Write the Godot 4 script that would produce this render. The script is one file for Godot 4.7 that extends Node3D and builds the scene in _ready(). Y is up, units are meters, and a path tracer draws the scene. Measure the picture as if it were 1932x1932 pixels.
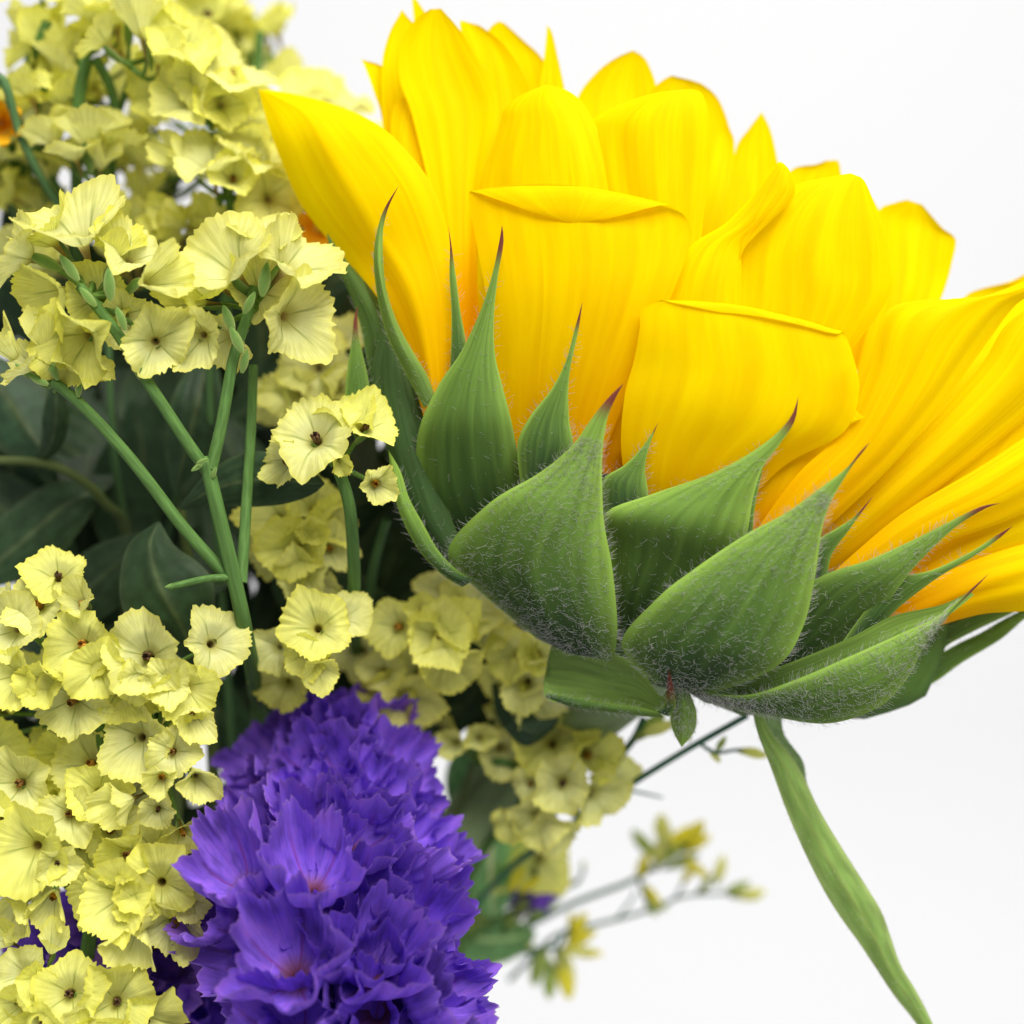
extends Node3D
# A close-up of a bouquet: sunflower, yellow and purple statice, dark leaves, white paper behind.
# Lengths in the data are photograph pixels (1932 a side) and millimetres; px() turns them into metres.

const D := 0.238            # camera to the plane in focus, metres
const PXMM := 12.88         # pixels per millimetre in that plane
const YC := 0.40            # height of the camera
var rng := RandomNumberGenerator.new()
var noise := FastNoiseLite.new()
var M := {}
var yellow_meshes: Array = []
var purple_meshes: Array = []
var center_meshes: Array = []
var scale_mesh: Mesh
var bud_meshes: Array = []

# ------------------------------------------------------------------ geometry helpers
func px(x: float, y: float, d := 0.0) -> Vector3:
	var s := (D + d * 0.001) / D
	return Vector3((x - 966.0) / PXMM * 0.001 * s, YC + (966.0 - y) / PXMM * 0.001 * s, -d * 0.001)

class Acc:
	var v := PackedVector3Array()
	var uv := PackedVector2Array()
	var c := PackedColorArray()
	var idx := PackedInt32Array()
	func grid(p: PackedVector3Array, uvs: PackedVector2Array, cols: PackedColorArray, nu: int, nv: int) -> void:
		var b := v.size()
		v.append_array(p); uv.append_array(uvs); c.append_array(cols)
		for j in nv - 1:
			for i in nu - 1:
				var a := b + j * nu + i
				idx.append_array(PackedInt32Array([a, a + 1, a + nu, a + 1, a + nu + 1, a + nu]))
	func mesh() -> ArrayMesh:
		var n := PackedVector3Array(); n.resize(v.size())
		for k in range(0, idx.size(), 3):
			var f := (v[idx[k + 2]] - v[idx[k]]).cross(v[idx[k + 1]] - v[idx[k]]) * 1e6
			for q in 3: n[idx[k + q]] += f
		for k in n.size(): n[k] = n[k].normalized() if n[k].length() > 1e-12 else Vector3.UP
		var a := []; a.resize(Mesh.ARRAY_MAX)
		a[Mesh.ARRAY_VERTEX] = v; a[Mesh.ARRAY_NORMAL] = n; a[Mesh.ARRAY_TEX_UV] = uv; a[Mesh.ARRAY_COLOR] = c; a[Mesh.ARRAY_INDEX] = idx
		var m := ArrayMesh.new(); m.add_surface_from_arrays(Mesh.PRIMITIVE_TRIANGLES, a)
		return m

func cr(p0: Vector3, p1: Vector3, p2: Vector3, p3: Vector3, t: float) -> Vector3:
	return 0.5 * (2.0 * p1 + (p2 - p0) * t + (2.0 * p0 - 5.0 * p1 + 4.0 * p2 - p3) * t * t + (3.0 * p1 - p0 - 3.0 * p2 + p3) * t * t * t)

func along(p: Array, t: float) -> Vector3:      # Catmull-Rom through p, t in 0..1
	var n := p.size() - 1
	var f: float = clampf(t, 0.0, 1.0) * n
	var i := mini(int(f), n - 1)
	return cr(p[maxi(i - 1, 0)], p[i], p[i + 1], p[mini(i + 2, n)], f - i)

func even(p: Array, nv: int) -> PackedFloat32Array:   # parameters that space nv rows evenly along p
	var s := PackedFloat32Array([0.0])
	for k in range(1, 121): s.append(s[k - 1] + along(p, k / 120.0).distance_to(along(p, (k - 1) / 120.0)))
	var out := PackedFloat32Array()
	var k := 0
	for j in nv:
		var want: float = s[120] * j / (nv - 1)
		while k < 119 and s[k + 1] < want: k += 1
		out.append((k + clampf((want - s[k]) / maxf(s[k + 1] - s[k], 1e-9), 0.0, 1.0)) / 120.0)
	return out

func tube(acc: Acc, pts: Array, r0: float, r1: float, col: Color, sides := 8, seg := 0, col2 = null) -> void:
	var nv := seg if seg else maxi(3, (pts.size() - 1) * 6 + 1)
	var p := PackedVector3Array(); var uv := PackedVector2Array(); var c := PackedColorArray()
	var a := Vector3(0.31, 0.2, 0.93)
	for j in nv:
		var t := j / float(nv - 1)
		var o := along(pts, t)
		var dir := (along(pts, minf(t + 0.02, 1.0)) - along(pts, maxf(t - 0.02, 0.0))).normalized()
		a = (a - dir * a.dot(dir)).normalized()
		var b := dir.cross(a)
		var r := lerpf(r0, r1, t) * 0.001
		for i in sides + 1:
			var th := TAU * i / sides
			p.append(o + (a * cos(th) + b * sin(th)) * r); uv.append(Vector2(i / float(sides), t))
			c.append(col if col2 == null else col.lerp(col2, t))
	acc.grid(p, uv, c, sides + 1, nv)

func put(called: String, mesh: Mesh, mat: Material, parent: Node) -> MeshInstance3D:
	var o := MeshInstance3D.new()
	o.name = called; o.mesh = mesh; o.material_override = mat
	parent.add_child(o, true)
	return o

func thing(called: String, label: String, category: String, at: Vector3, group := "") -> Node3D:
	var o := Node3D.new()
	o.name = called; o.position = at
	o.set_meta("label", label); o.set_meta("category", category)
	if group: o.set_meta("group", group)
	add_child(o, true)
	return o

func local(mi: Node3D, parent: Node3D) -> void:   # geometry is made in place: shift it into the parent's axes
	mi.position = -parent.position

# ------------------------------------------------------------------ materials
func lin(r: float, g: float, b: float) -> Color: return Color(r, g, b)

func streaks(w: int, h: int, fu: float, fv: float, lo: float, hi: float, sd: int, keep_red := 1.0) -> ImageTexture:
	noise.seed = sd; noise.frequency = 1.0; noise.fractal_octaves = 4; noise.noise_type = FastNoiseLite.TYPE_SIMPLEX
	var im := Image.create(w, h, false, Image.FORMAT_RGB8)
	for y in h:
		for x in w:
			var n := noise.get_noise_2d(x / float(w) * fu, y / float(h) * fv) * 0.5 + 0.5
			var k := clampf(lerpf(lo, hi, clampf(n * 1.5 - 0.25, 0, 1)), 0, 1)
			im.set_pixel(x, y, Color(lerpf(1.0, k, keep_red), k, k))
	return ImageTexture.create_from_image(im)

func mat(rough: float, back := 0.0, tex: Texture2D = null, relief := 0.0, htex: Texture2D = null, spec := 0.3) -> StandardMaterial3D:
	var m := StandardMaterial3D.new()
	m.vertex_color_use_as_albedo = true
	m.roughness = rough; m.metallic_specular = spec
	m.cull_mode = BaseMaterial3D.CULL_DISABLED
	if tex: m.albedo_texture = tex
	if back > 0.0:
		m.backlight_enabled = true; m.backlight = Color(back, back, back).linear_to_srgb()
	if relief > 0.0:
		m.heightmap_enabled = true; m.heightmap_scale = relief; m.heightmap_texture = htex if htex else tex
	return m

func floret_texture(kind: String, sd: int) -> ImageTexture:
	# u round the flower, v from the foot of the tube (0) to the rim (1): the pigment of the papery calyx
	noise.seed = sd; noise.frequency = 1.0; noise.fractal_octaves = 3
	var w := 512; var h := 128
	var im := Image.create(w, h, false, Image.FORMAT_RGB8)
	for y in h:
		var v := y / float(h - 1)
		for x in w:
			var u := x / float(w)
			var a := u * TAU
			var s := noise.get_noise_3d(cos(a) * 14.0, sin(a) * 14.0, v * 1.6)
			var s2 := noise.get_noise_3d(cos(a) * 2.0 + 9.0, sin(a) * 2.0, v * 3.0)
			var rib := pow(maxf(0.0, cos(a * 5.0)), 26.0)
			var col: Color
			if kind != "purple":
				col = Color(0.955, 0.955, 0.60) * (1.0 + 0.10 * s + 0.06 * s2)
				col = col.lerp(Color(0.96, 0.95, 0.70), clampf(s * 0.9, 0, 0.5))
				col = col.lerp(Color(0.92, 0.93, 0.70), smoothstep(0.75, 0.5, v) * 0.55)
				col = col.lerp(Color(0.95, 0.93, 0.42), smoothstep(0.86, 1.0, v) * 0.5)
				col = col.lerp(Color(0.34, 0.42, 0.10), rib * clampf(1.25 - v * 1.5, 0, 1) * 0.8)
				col = col.lerp(Color(0.72, 0.71, 0.36), smoothstep(0.50, 0.30, v) * 0.7)
				col = col.lerp(Color(0.42, 0.33, 0.17) if kind == "yellow" else Color(0.62, 0.52, 0.34), smoothstep(0.33, 0.20, v) * (0.75 + 0.4 * s))
			else:
				col = Color(0.545, 0.39, 0.87) * (1.0 + 0.12 * s + 0.25 * s2)
				col = col.lerp(Color(0.60, 0.40, 0.80), clampf(s2 * 1.1, 0, 0.6))
				col = col.lerp(Color(0.50, 0.16, 0.42), rib * clampf(1.3 - v * 1.4, 0, 1) * 0.7)
				col = col.lerp(Color(0.42, 0.20, 0.20), smoothstep(0.45, 0.25, v) * 0.8)
				col = col.lerp(Color(0.64, 0.50, 0.86), smoothstep(0.975, 1.0, v) * 0.7)
			im.set_pixel(x, y, Color(clampf(col.r, 0, 1), clampf(col.g, 0, 1), clampf(col.b, 0, 1)))
	return ImageTexture.create_from_image(im)

func make_materials() -> void:
	var petal_t := streaks(512, 256, 20.0, 1.3, 0.95, 1.0, 3, 0.5)
	var broad := streaks(512, 256, 7.0, 1.1, 0.955, 1.0, 8, 0.4).get_image()
	var both := petal_t.get_image()
	for y in 256:
		for x in 512: both.set_pixel(x, y, both.get_pixel(x, y) * broad.get_pixel(x, y))
	petal_t = ImageTexture.create_from_image(both)
	var petal_h := streaks(512, 128, 60.0, 1.2, 0.0, 1.0, 4)
	var bract_t := streaks(256, 256, 16.0, 2.0, 0.84, 1.0, 5)
	var leaf_t := streaks(128, 128, 6.0, 6.0, 0.82, 1.0, 6)
	M.petal = mat(0.6, 0.9, petal_t, 0.0007, petal_h, 0.12)
	M.bract = mat(0.7, 0.12, bract_t, 0.002, bract_t, 0.25)
	M.leaf = mat(0.5, 0.14, leaf_t, 0.02, leaf_t, 0.3)
	M.soft_leaf = mat(0.6, 0.9, leaf_t, 0.004, leaf_t, 0.25)
	M.stem = mat(0.6, 0.0, leaf_t, 0.01, leaf_t, 0.3)
	M.hair = mat(0.6, 0.6)
	M.disc = mat(0.85)
	M.yellow = mat(0.7, 0.95, floret_texture("yellow", 11), 0.0, null, 0.2)
	M.yellow_pale = mat(0.7, 0.95, floret_texture("pale", 13), 0.0, null, 0.2)
	M.purple = mat(0.6, 0.55, floret_texture("purple", 12), 0.0, null, 0.25)
	M.bud = mat(0.6, 1.0)

# ------------------------------------------------------------------ the sunflower's shape: a flattened bowl about an axis
const C0 := Vector2(1270, 1300)
const AX := Vector2(0.39, -0.92)
const LA := Vector2(0.92, 0.39)
const DC := 14.0

func bowl_r(h: float) -> float:
	var hs := [-5.0, 0.0, 4.0, 10.0, 20.0, 31.0, 50.0, 80.0, 110.0]
	var rs := [6.0, 20.0, 36.0, 49.0, 58.0, 65.0, 74.0, 86.0, 92.0]
	for k in 8:
		if h <= hs[k + 1]: return lerpf(rs[k], rs[k + 1], clampf((h - hs[k]) / (hs[k + 1] - hs[k]), 0, 1))
	return 92.0

func bowl_d(x: float, y: float, back := false) -> float:
	var p := (Vector2(x, y) - C0) / PXMM
	var l := p.dot(LA)
	var r := bowl_r(p.dot(AX))
	var q := sqrt(maxf(r * r - l * l, 0.0))
	return DC + 0.08 * q if back else DC - 0.26 * q

# A sheet lofted through rows [lx, ly, rx, ry, extra depth, bulge]; the last row may be a tip [x, y].
# o: off (mm deeper than the bowl), back, d (a flat depth instead of the bowl), bul, keel, ridge, k, col (u, v -> Color), slope
func sheet(acc: Acc, rows: Array, o: Dictionary, nu := 17, nv := 34) -> Dictionary:
	var L := []; var R := []; var Q := []
	var nr := rows.size()
	for k in nr:
		var r: Array = rows[k]
		var two := r.size() < 4
		var lx: float = r[0]; var ly: float = r[1]
		var rx: float = r[0] if two else r[2]
		var ry: float = r[1] if two else r[3]
		var ex: float = r[4] if r.size() > 4 else 0.0
		ex += o.get("off", 0.0) + o.get("slope", 0.0) * k / float(nr - 1)
		var dl: float; var dr: float
		if o.has("d"):
			dl = o.d; dr = o.d + o.get("yaw", 0.0) * Vector2(rx - lx, ry - ly).length() / PXMM
		else:
			dl = bowl_d(lx, ly, o.get("back", false)); dr = bowl_d(rx, ry, o.get("back", false))
		var w := Vector2(rx - lx, ry - ly).length() / PXMM
		var bul: float = r[5] if r.size() > 5 else o.get("bul", 0.12)
		var mx := (lx + rx) * 0.5; var my := (ly + ry) * 0.5
		if r.size() > 7: mx = r[6]; my = r[7]
		L.append(px(lx, ly, dl + ex)); R.append(px(rx, ry, dr + ex))
		Q.append(px(mx, my, (dl + dr) * 0.5 + ex - bul * w))
	var ts := even(Q, nv)
	var p := PackedVector3Array(); var uv := PackedVector2Array(); var c := PackedColorArray()
	var nn := []
	var sd: float = o.get("seed", 1.0)
	var keel: float = o.get("keel", 0.0); var ridge: float = o.get("ridge", 0.0); var kk: float = o.get("k", 3.0)
	var wave: float = o.get("wave", 0.012)
	var colf: Callable = o.col
	for j in nv:
		var v := j / float(nv - 1)
		var l := along(L, ts[j]); var r := along(R, ts[j]); var q := along(Q, ts[j])
		var w := l.distance_to(r)
		var tg := along(Q, minf(ts[j] + 0.03, 1.0)) - along(Q, maxf(ts[j] - 0.03, 0.0))
		var n := (r - l).cross(tg)
		n = n.normalized() if n.length() > 1e-12 else Vector3(0, 0, 1)
		if n.z < 0: n = -n
		nn.append(n)
		for i in nu:
			var u := i / float(nu - 1)
			var x := l * (1 - u) * (1 - 2 * u) + q * 4 * u * (1 - u) + r * u * (2 * u - 1)
			var env := sin(PI * clampf(v * 0.93 + 0.05, 0, 1))
			x += n * w * (keel * (1.0 - absf(2 * u - 1)) + ridge * env * sin(TAU * (kk * (u + 0.10 * sin(v * 4.0 + sd)) ) + sd * 3.0) * (0.6 + 0.4 * sin(sd * 7.0 + u * 9.0)))
			x += n * w * wave * sin(v * 9.0 + sd * 5.0 + u * 2.0) * absf(2 * u - 1)
			p.append(x); uv.append(Vector2(u * 0.5 + fmod(sd * 0.37, 1.0), v)); c.append(colf.call(u, v))
	acc.grid(p, uv, c, nu, nv)
	return {"p": p, "nu": nu, "nv": nv, "n": nn}

# fine hairs along both edges of a sheet and over its face
func hairs(acc: Acc, s: Dictionary, edge: int, face: int, length: float, base_bias := 1.0, vmax := 0.85) -> void:
	var nu: int = s.nu; var nv: int = s.nv
	var p: PackedVector3Array = s.p
	for k in edge + face:
		var on_edge := k < edge
		var v := rng.randf_range(0.02, vmax) if on_edge else pow(rng.randf(), base_bias) * 0.8
		var fj := v * (nv - 1)
		var j := mini(int(fj), nv - 2)
		var u := float(rng.randi() % 2) if on_edge else rng.randf_range(0.03, 0.97)
		var fi := u * (nu - 1)
		var i := mini(int(fi), nu - 2)
		var a := p[j * nu + i].lerp(p[j * nu + i + 1], fi - i)
		var b := p[(j + 1) * nu + i].lerp(p[(j + 1) * nu + i + 1], fi - i)
		var o := a.lerp(b, fj - j)
		var up := (b - a).normalized()
		var across := (p[j * nu + i + 1] - p[j * nu + i]).normalized()
		var n: Vector3 = s.n[j]
		var dir: Vector3
		if on_edge:
			dir = (across * (1.0 if u > 0.5 else -1.0) * 0.9 + up * rng.randf_range(0.1, 0.8) + n * rng.randf_range(-0.1, 0.5)).normalized()
		else:
			dir = (n * rng.randf_range(0.25, 0.8) + up * rng.randf_range(-0.3, 1.0) + across * rng.randf_range(-0.9, 0.9)).normalized()
		var bend := (up * rng.randf_range(-0.3, 0.8) + across * rng.randf_range(-0.5, 0.5)) * 0.5
		var ln := length * rng.randf_range(0.22, 1.3) * 0.001
		var g := rng.randf_range(0.55, 0.85)
		tube(acc, [o - n * 0.00003, o + dir * ln * 0.5, o + (dir + bend).normalized() * ln], 0.024, 0.010, Color(g, g, g * 0.95), 3, 4)

func petal_col(seed_: float, orange: float) -> Callable:
	var t := 0.5 + 0.5 * sin(seed_ * 12.9)
	var y := Color(0.92, 0.73 + 0.03 * t, 0.002)
	var og := Color(0.90, 0.33, 0.004)
	return func(_u: float, v: float) -> Color:
		return y.lerp(og, orange * pow(clampf(1.0 - v * 1.55, 0, 1), 1.4))

func petal(head: Node3D, rows_list: Array, o: Dictionary) -> void:
	o.col = petal_col(o.get("seed", 1.0), o.get("orange", 0.55))
	if not o.has("ridge"): o.ridge = 0.012
	if not o.has("k"): o.k = 2.5
	var acc := Acc.new()
	for rows in rows_list:
		sheet(acc, rows, o, 25, 44)
	local(put("petal", acc.mesh(), M.petal, head), head)

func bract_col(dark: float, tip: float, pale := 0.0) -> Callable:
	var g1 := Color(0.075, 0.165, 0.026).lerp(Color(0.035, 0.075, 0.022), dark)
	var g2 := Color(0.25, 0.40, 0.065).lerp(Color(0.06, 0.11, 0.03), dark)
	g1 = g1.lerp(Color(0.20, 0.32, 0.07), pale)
	var g0 := Color(0.028, 0.058, 0.022).lerp(g1, maxf(pale, dark))  # dark hairy base, deepened with painted-in shade of the overlapping bracts
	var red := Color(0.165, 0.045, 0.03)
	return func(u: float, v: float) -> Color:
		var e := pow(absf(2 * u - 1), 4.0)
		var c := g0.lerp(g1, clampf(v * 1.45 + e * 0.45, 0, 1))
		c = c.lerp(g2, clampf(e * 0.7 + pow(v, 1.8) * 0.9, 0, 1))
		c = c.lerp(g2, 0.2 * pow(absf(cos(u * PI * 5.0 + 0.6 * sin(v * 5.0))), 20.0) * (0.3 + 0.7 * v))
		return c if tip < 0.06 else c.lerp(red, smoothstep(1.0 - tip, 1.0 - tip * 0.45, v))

func bract(head: Node3D, rows: Array, o: Dictionary, edge := 70, face := 60) -> void:
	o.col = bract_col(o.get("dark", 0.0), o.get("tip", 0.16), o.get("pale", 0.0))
	if not o.has("ridge"): o.ridge = 0.004
	o.k = 3.0
	if not o.has("bul"): o.bul = 0.16
	var acc := Acc.new()
	var s := sheet(acc, rows, o, 45, 44)
	var b := put("bract", acc.mesh(), M.bract, head)
	local(b, head)
	if edge + face:
		var ha := Acc.new()
		hairs(ha, s, edge, face, o.get("hair", 1.25), o.get("bias", 1.5))
		var h := put("fine_hair", ha.mesh(), M.hair, b)
		h.set_meta("kind", "stuff")

func sunflower() -> void:
	var h := thing("sunflower", "large yellow sunflower head seen from its hairy green back, at the upper right", "sunflower", px(1200, 2060, 42))
	# the solid back of the head
	var acc := Acc.new()
	var p := PackedVector3Array(); var uv := PackedVector2Array(); var c := PackedColorArray()
	for j in 14:
		var hh := lerpf(0.3, 29.0, j / 13.0)
		for i in 41:
			var th := TAU * i / 40.0
			var r := bowl_r(hh - 3.0) * lerpf(0.85, 0.52, j / 13.0)
			var q := C0 + (LA * r * cos(th) + AX * hh) * PXMM
			p.append(px(q.x, q.y, DC - 0.25 * r * sin(th) * (1.0 if sin(th) > 0 else 0.6)))
			uv.append(Vector2(i / 40.0, j / 13.0)); c.append(Color(0.09, 0.17, 0.035))
	acc.grid(p, uv, c, 41, 14)
	var lid := px(C0.x + AX.x * 1.5 * PXMM, C0.y + AX.y * 1.5 * PXMM, DC)
	for e in [0, 13]:
		var cp := PackedVector3Array(); var cu := PackedVector2Array(); var cc := PackedColorArray()
		var mid := Vector3()
		for i in 40: mid += p[e * 41 + i] / 40.0
		for i in 41: cp.append(p[e * 41 + i]); cu.append(Vector2(i / 40.0, 0)); cc.append(Color(0.09, 0.17, 0.035))
		for i in 41: cp.append(mid); cu.append(Vector2(i / 40.0, 1)); cc.append(Color(0.09, 0.17, 0.035))
		acc.grid(cp, cu, cc, 41, 2)
	local(put("receptacle", acc.mesh(), M.bract, h), h)
	# the brown disc inside the ring of petals
	acc = Acc.new(); p = PackedVector3Array(); uv = PackedVector2Array(); c = PackedColorArray()
	for j in 12:
		for i in 49:
			var th := TAU * i / 48.0
			var r := 44.0 * cos(j / 11.0 * PI / 2)
			var q := C0 + (LA * r * cos(th) + AX * (34.0 + 7.0 * sin(j / 11.0 * PI / 2) + 0.7 * sin(i * 2.4 + j * 2.1))) * PXMM
			p.append(px(q.x, q.y, DC - 0.18 * r * sin(th)))
			uv.append(Vector2(i / 48.0, j / 11.0)); c.append(Color(0.09, 0.045, 0.02))
	acc.grid(p, uv, c, 49, 12)
	local(put("disc", acc.mesh(), M.disc, h), h)
	# stem
	acc = Acc.new()
	tube(acc, [px(1240, 1240, 22), px(1120, 1340, 34), px(980, 1450, 50), px(850, 1600, 54), px(790, 1750, 54), px(780, 2080, 54)], 5.6, 5.0, Color(0.24, 0.33, 0.15), 16, 40)
	local(put("stem", acc.mesh(), M.stem, h), h)
	petals(h)
	bracts(h)
	stem_leaf(h)

func petals(h: Node3D) -> void:
	# far side of the ring, seen above the near petals
	var far := {"back": true, "bul": -0.10}
	petal(h, [[[735, 420, 790, 400], [722, 236, 770, 240], [706, 176, 750, 180], [688, 126, 730, 130], [681, 112]]], far.merged({"seed": 1.1, "off": 4.0}))
	petal(h, [[[740, 460, 860, 460], [724, 260, 850, 300], [720, 130, 800, 140], [734, 64, 790, 60], [752, 30, 772, 36], [758, 18]]], far.merged({"seed": 1.7, "off": 2.5}))
	petal(h, [[[790, 300, 850, 300], [786, 120, 850, 100], [780, 30, 800, 20], [776, -14]]], far.merged({"seed": 1.9, "off": 5.0}))
	petal(h, [[[850, 460, 960, 440], [872, 200, 1010, 260], [872, 90, 990, 150], [868, 48, 950, 84], [869, 38, 905, 48]]], far.merged({"seed": 2.3, "off": 2.0}))
	petal(h, [[[930, 460, 1060, 440], [916, 200, 1060, 230], [910, 90, 1030, 122], [925, 52, 985, 74], [942, 40, 952, 44]]], far.merged({"seed": 2.9, "off": 4.5}))
	petal(h, [[[1000, 300, 1090, 300], [1016, 180, 1068, 180], [1026, 110, 1053, 110], [1031, 62, 1041, 60], [1031, 48]]], far.merged({"seed": 3.3, "off": 1.0, "bul": 0.2}))
	petal(h, [[[1060, 480, 1240, 480], [1080, 250, 1250, 260], [1090, 184, 1240, 170], [1124, 138, 1226, 126], [1160, 110, 1213, 106], [1194, 95]]], far.merged({"seed": 3.9, "off": 3.0}))
	petal(h, [[[1180, 520, 1340, 520], [1180, 300, 1385, 300], [1215, 190, 1375, 236], [1245, 155, 1352, 182], [1272, 141, 1316, 153], [1282, 146, 1300, 150]]], far.merged({"seed": 4.4, "off": 2.0}))
	petal(h, [[[1340, 520, 1470, 520], [1370, 380, 1478, 380], [1388, 282, 1466, 300], [1412, 244, 1454, 246], [1437, 211]]], far.merged({"seed": 4.9, "off": 3.0}))
	petal(h, [[[1440, 560, 1600, 560], [1470, 400, 1600, 420], [1490, 324, 1588, 334], [1540, 310, 1584, 310], [1558, 303, 1580, 302]]], far.merged({"seed": 5.3, "off": 2.0}))
	petal(h, [[[1600, 760, 1700, 740], [1650, 560, 1776, 564], [1652, 440, 1797, 490], [1658, 396, 1802, 450], [1690, 382, 1778, 430], [1712, 377, 1740, 386]]], far.merged({"seed": 5.9, "off": 0.5, "ridge": 0.03}))
	petal(h, [[[1740, 780, 1830, 780], [1775, 640, 1900, 660], [1815, 566, 1960, 580], [1850, 545, 1985, 530], [1910, 532, 1960, 500]]], far.merged({"seed": 6.3, "off": 3.0}))
	petal(h, [[[1800, 900, 1900, 900], [1880, 700, 2010, 760], [1960, 560, 2080, 660], [2050, 520, 2090, 560], [2085, 510]]], far.merged({"seed": 6.8, "off": 2.0}))
	petal(h, [[[1560, 700, 1660, 700], [1580, 560, 1690, 560], [1590, 470, 1680, 470], [1620, 400, 1660, 400], [1640, 370]]], far.merged({"seed": 7.4, "off": 5.0}))
	petal(h, [[[1190, 640, 1300, 640], [1260, 480, 1400, 480], [1330, 380, 1420, 390], [1380, 330, 1410, 330]]], far.merged({"seed": 7.9, "off": 5.0}))
	# inside of the ring, orange towards the foot
	petal(h, [[[790, 740, 900, 740], [760, 460, 860, 480], [738, 270, 836, 400], [742, 205, 829, 320], [756, 186, 806, 242], [768, 184]]], {"off": -1.0, "seed": 8.2, "back": true, "bul": 0.06, "orange": 0.75})
	petal(h, [[[846, 800, 905, 790], [838, 640, 905, 640], [836, 500, 900, 480], [816, 380, 912, 350], [778, 220, 941, 218], [753, 150, 930, 160], [754, 90, 894, 98], [778, 42, 866, 54], [812, 17, 832, 16]]], {"off": -3.5, "seed": 8.8, "back": true, "bul": -0.14, "orange": 1.25, "ridge": 0.03})
	petal(h, [[[880, 760, 960, 760], [872, 560, 960, 560], [885, 440, 1000, 440], [920, 380, 990, 380], [950, 350]]], {"off": -1.5, "seed": 9.4, "back": true, "bul": 0.0, "orange": 1.2})
	# middle row
	petal(h, [[[960, 620, 1120, 620], [912, 440, 1170, 440], [910, 352, 1162, 352], [922, 300, 1146, 290], [944, 232, 1120, 230], [952, 205, 1096, 190], [985, 178, 1066, 168], [1030, 160]]], {"off": 12.0, "seed": 9.9, "bul": 0.16, "ridge": 0.02, "k": 2.0, "orange": 0.2})
	petal(h, [[[1180, 640, 1310, 640], [1150, 440, 1324, 440], [1122, 330, 1336, 350], [1112, 240, 1342, 270], [1130, 216, 1338, 215], [1180, 192, 1328, 184], [1240, 174, 1320, 174], [1304, 168]]], {"off": 12.5, "seed": 10.7, "bul": 0.14, "ridge": 0.022, "k": 2.0, "orange": 0.25})
	petal(h, [[[1395, 720, 1560, 720], [1390, 580, 1672, 570], [1400, 470, 1680, 500], [1440, 400, 1668, 430], [1500, 350, 1650, 384], [1560, 335, 1634, 346], [1605, 327, 1624, 334]]], {"off": 10.0, "seed": 11.2, "bul": 0.10, "ridge": 0.018, "k": 1.5, "orange": 0.25})
	petal(h, [[[1230, 660, 1398, 660], [1250, 570, 1398, 572], [1270, 508, 1399, 510], [1310, 458, 1400, 462], [1370, 420, 1440, 420], [1425, 362, 1480, 360], [1466, 307]],
		[[1390, 500, 1404, 470], [1398, 440, 1425, 445], [1408, 400, 1470, 402], [1440, 338, 1500, 366], [1467, 307, 1492, 326], [1478, 308]]], {"off": 7.0, "seed": 11.9, "bul": 0.12, "orange": 0.2})
	# left, long pointed petal with a keel
	petal(h, [[[800, 790, 850, 790], [760, 650, 852, 640], [712, 560, 856, 540], [644, 480, 842, 440], [592, 422, 815, 354], [558, 372, 776, 294], [530, 304, 720, 240], [505, 234, 636, 199], [492, 188, 540, 174], [488, 169]]], {"off": 3.0, "seed": 12.4, "bul": 0.10, "keel": 0.13, "orange": 0.65, "ridge": 0.012})
	# front petals with folded tips
	petal(h, [[[955, 900, 1130, 880, 3.5], [936, 730, 1190, 730, 1.5], [922, 580, 1262, 570], [902, 470, 1296, 480], [884, 376, 1304, 430, 0.0, 0.05, 1085, 376], [892, 358, 1278, 394, -0.4, 0.02, 1080, 347], [930, 372, 1245, 388, -1.5, 0.02, 1080, 364], [1010, 402, 1150, 412, -1.7, 0.02, 1078, 406], [1076, 422, 1080, 422, -1.3]]], {"off": 3.5, "seed": 13.1, "bul": 0.07, "ridge": 0.010, "k": 2.0, "orange": 0.75})
	petal(h, [[[1190, 960, 1400, 960, 3.0], [1172, 850, 1480, 880, 1.5], [1178, 750, 1590, 818], [1196, 680, 1620, 740, 0.0, 0.06, 1410, 700], [1207, 620, 1608, 668, 0.0, 0.05, 1400, 620], [1215, 572, 1592, 628, -0.2, 0.03, 1396, 580], [1290, 577, 1580, 628, -0.9, 0.02, 1430, 586], [1360, 590, 1560, 626, -1.1, 0.02, 1450, 600]],
		[[1560, 720, 1604, 690], [1580, 770, 1610, 760], [1597, 800, 1625, 784], [1634, 785]]], {"off": 1.5, "seed": 13.8, "bul": 0.06, "ridge": 0.014, "k": 2.0, "orange": 0.6})
	# right side, fanning out of the frame
	petal(h, [[[1420, 1010, 1520, 1030], [1500, 900, 1600, 960], [1590, 810, 1690, 870], [1640, 700, 1780, 760], [1668, 592, 1860, 650], [1740, 566, 1912, 580], [1840, 562, 1950, 552], [1930, 532, 1980, 530], [2010, 500]]], {"off": 3.0, "seed": 14.4, "bul": 0.14, "keel": 0.05, "ridge": 0.018, "k": 3.5, "orange": 0.6})
	petal(h, [[[1500, 1050, 1570, 1080], [1640, 915, 1720, 960], [1760, 795, 1860, 850], [1850, 690, 1990, 740], [1895, 615, 2060, 640], [1960, 570, 2070, 570], [2060, 520]]], {"off": 7.5, "seed": 15.2, "bul": 0.16, "keel": 0.07, "ridge": 0.02, "k": 2.2, "orange": 0.55})
	petal(h, [[[1560, 1090, 1620, 1120], [1700, 970, 1770, 1030], [1850, 880, 1930, 970], [1990, 790, 2080, 880], [2100, 740, 2150, 790], [2190, 730]]], {"off": 3.5, "seed": 16.1, "bul": 0.16, "keel": 0.06, "ridge": 0.018, "k": 3.0, "orange": 0.6})
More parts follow.
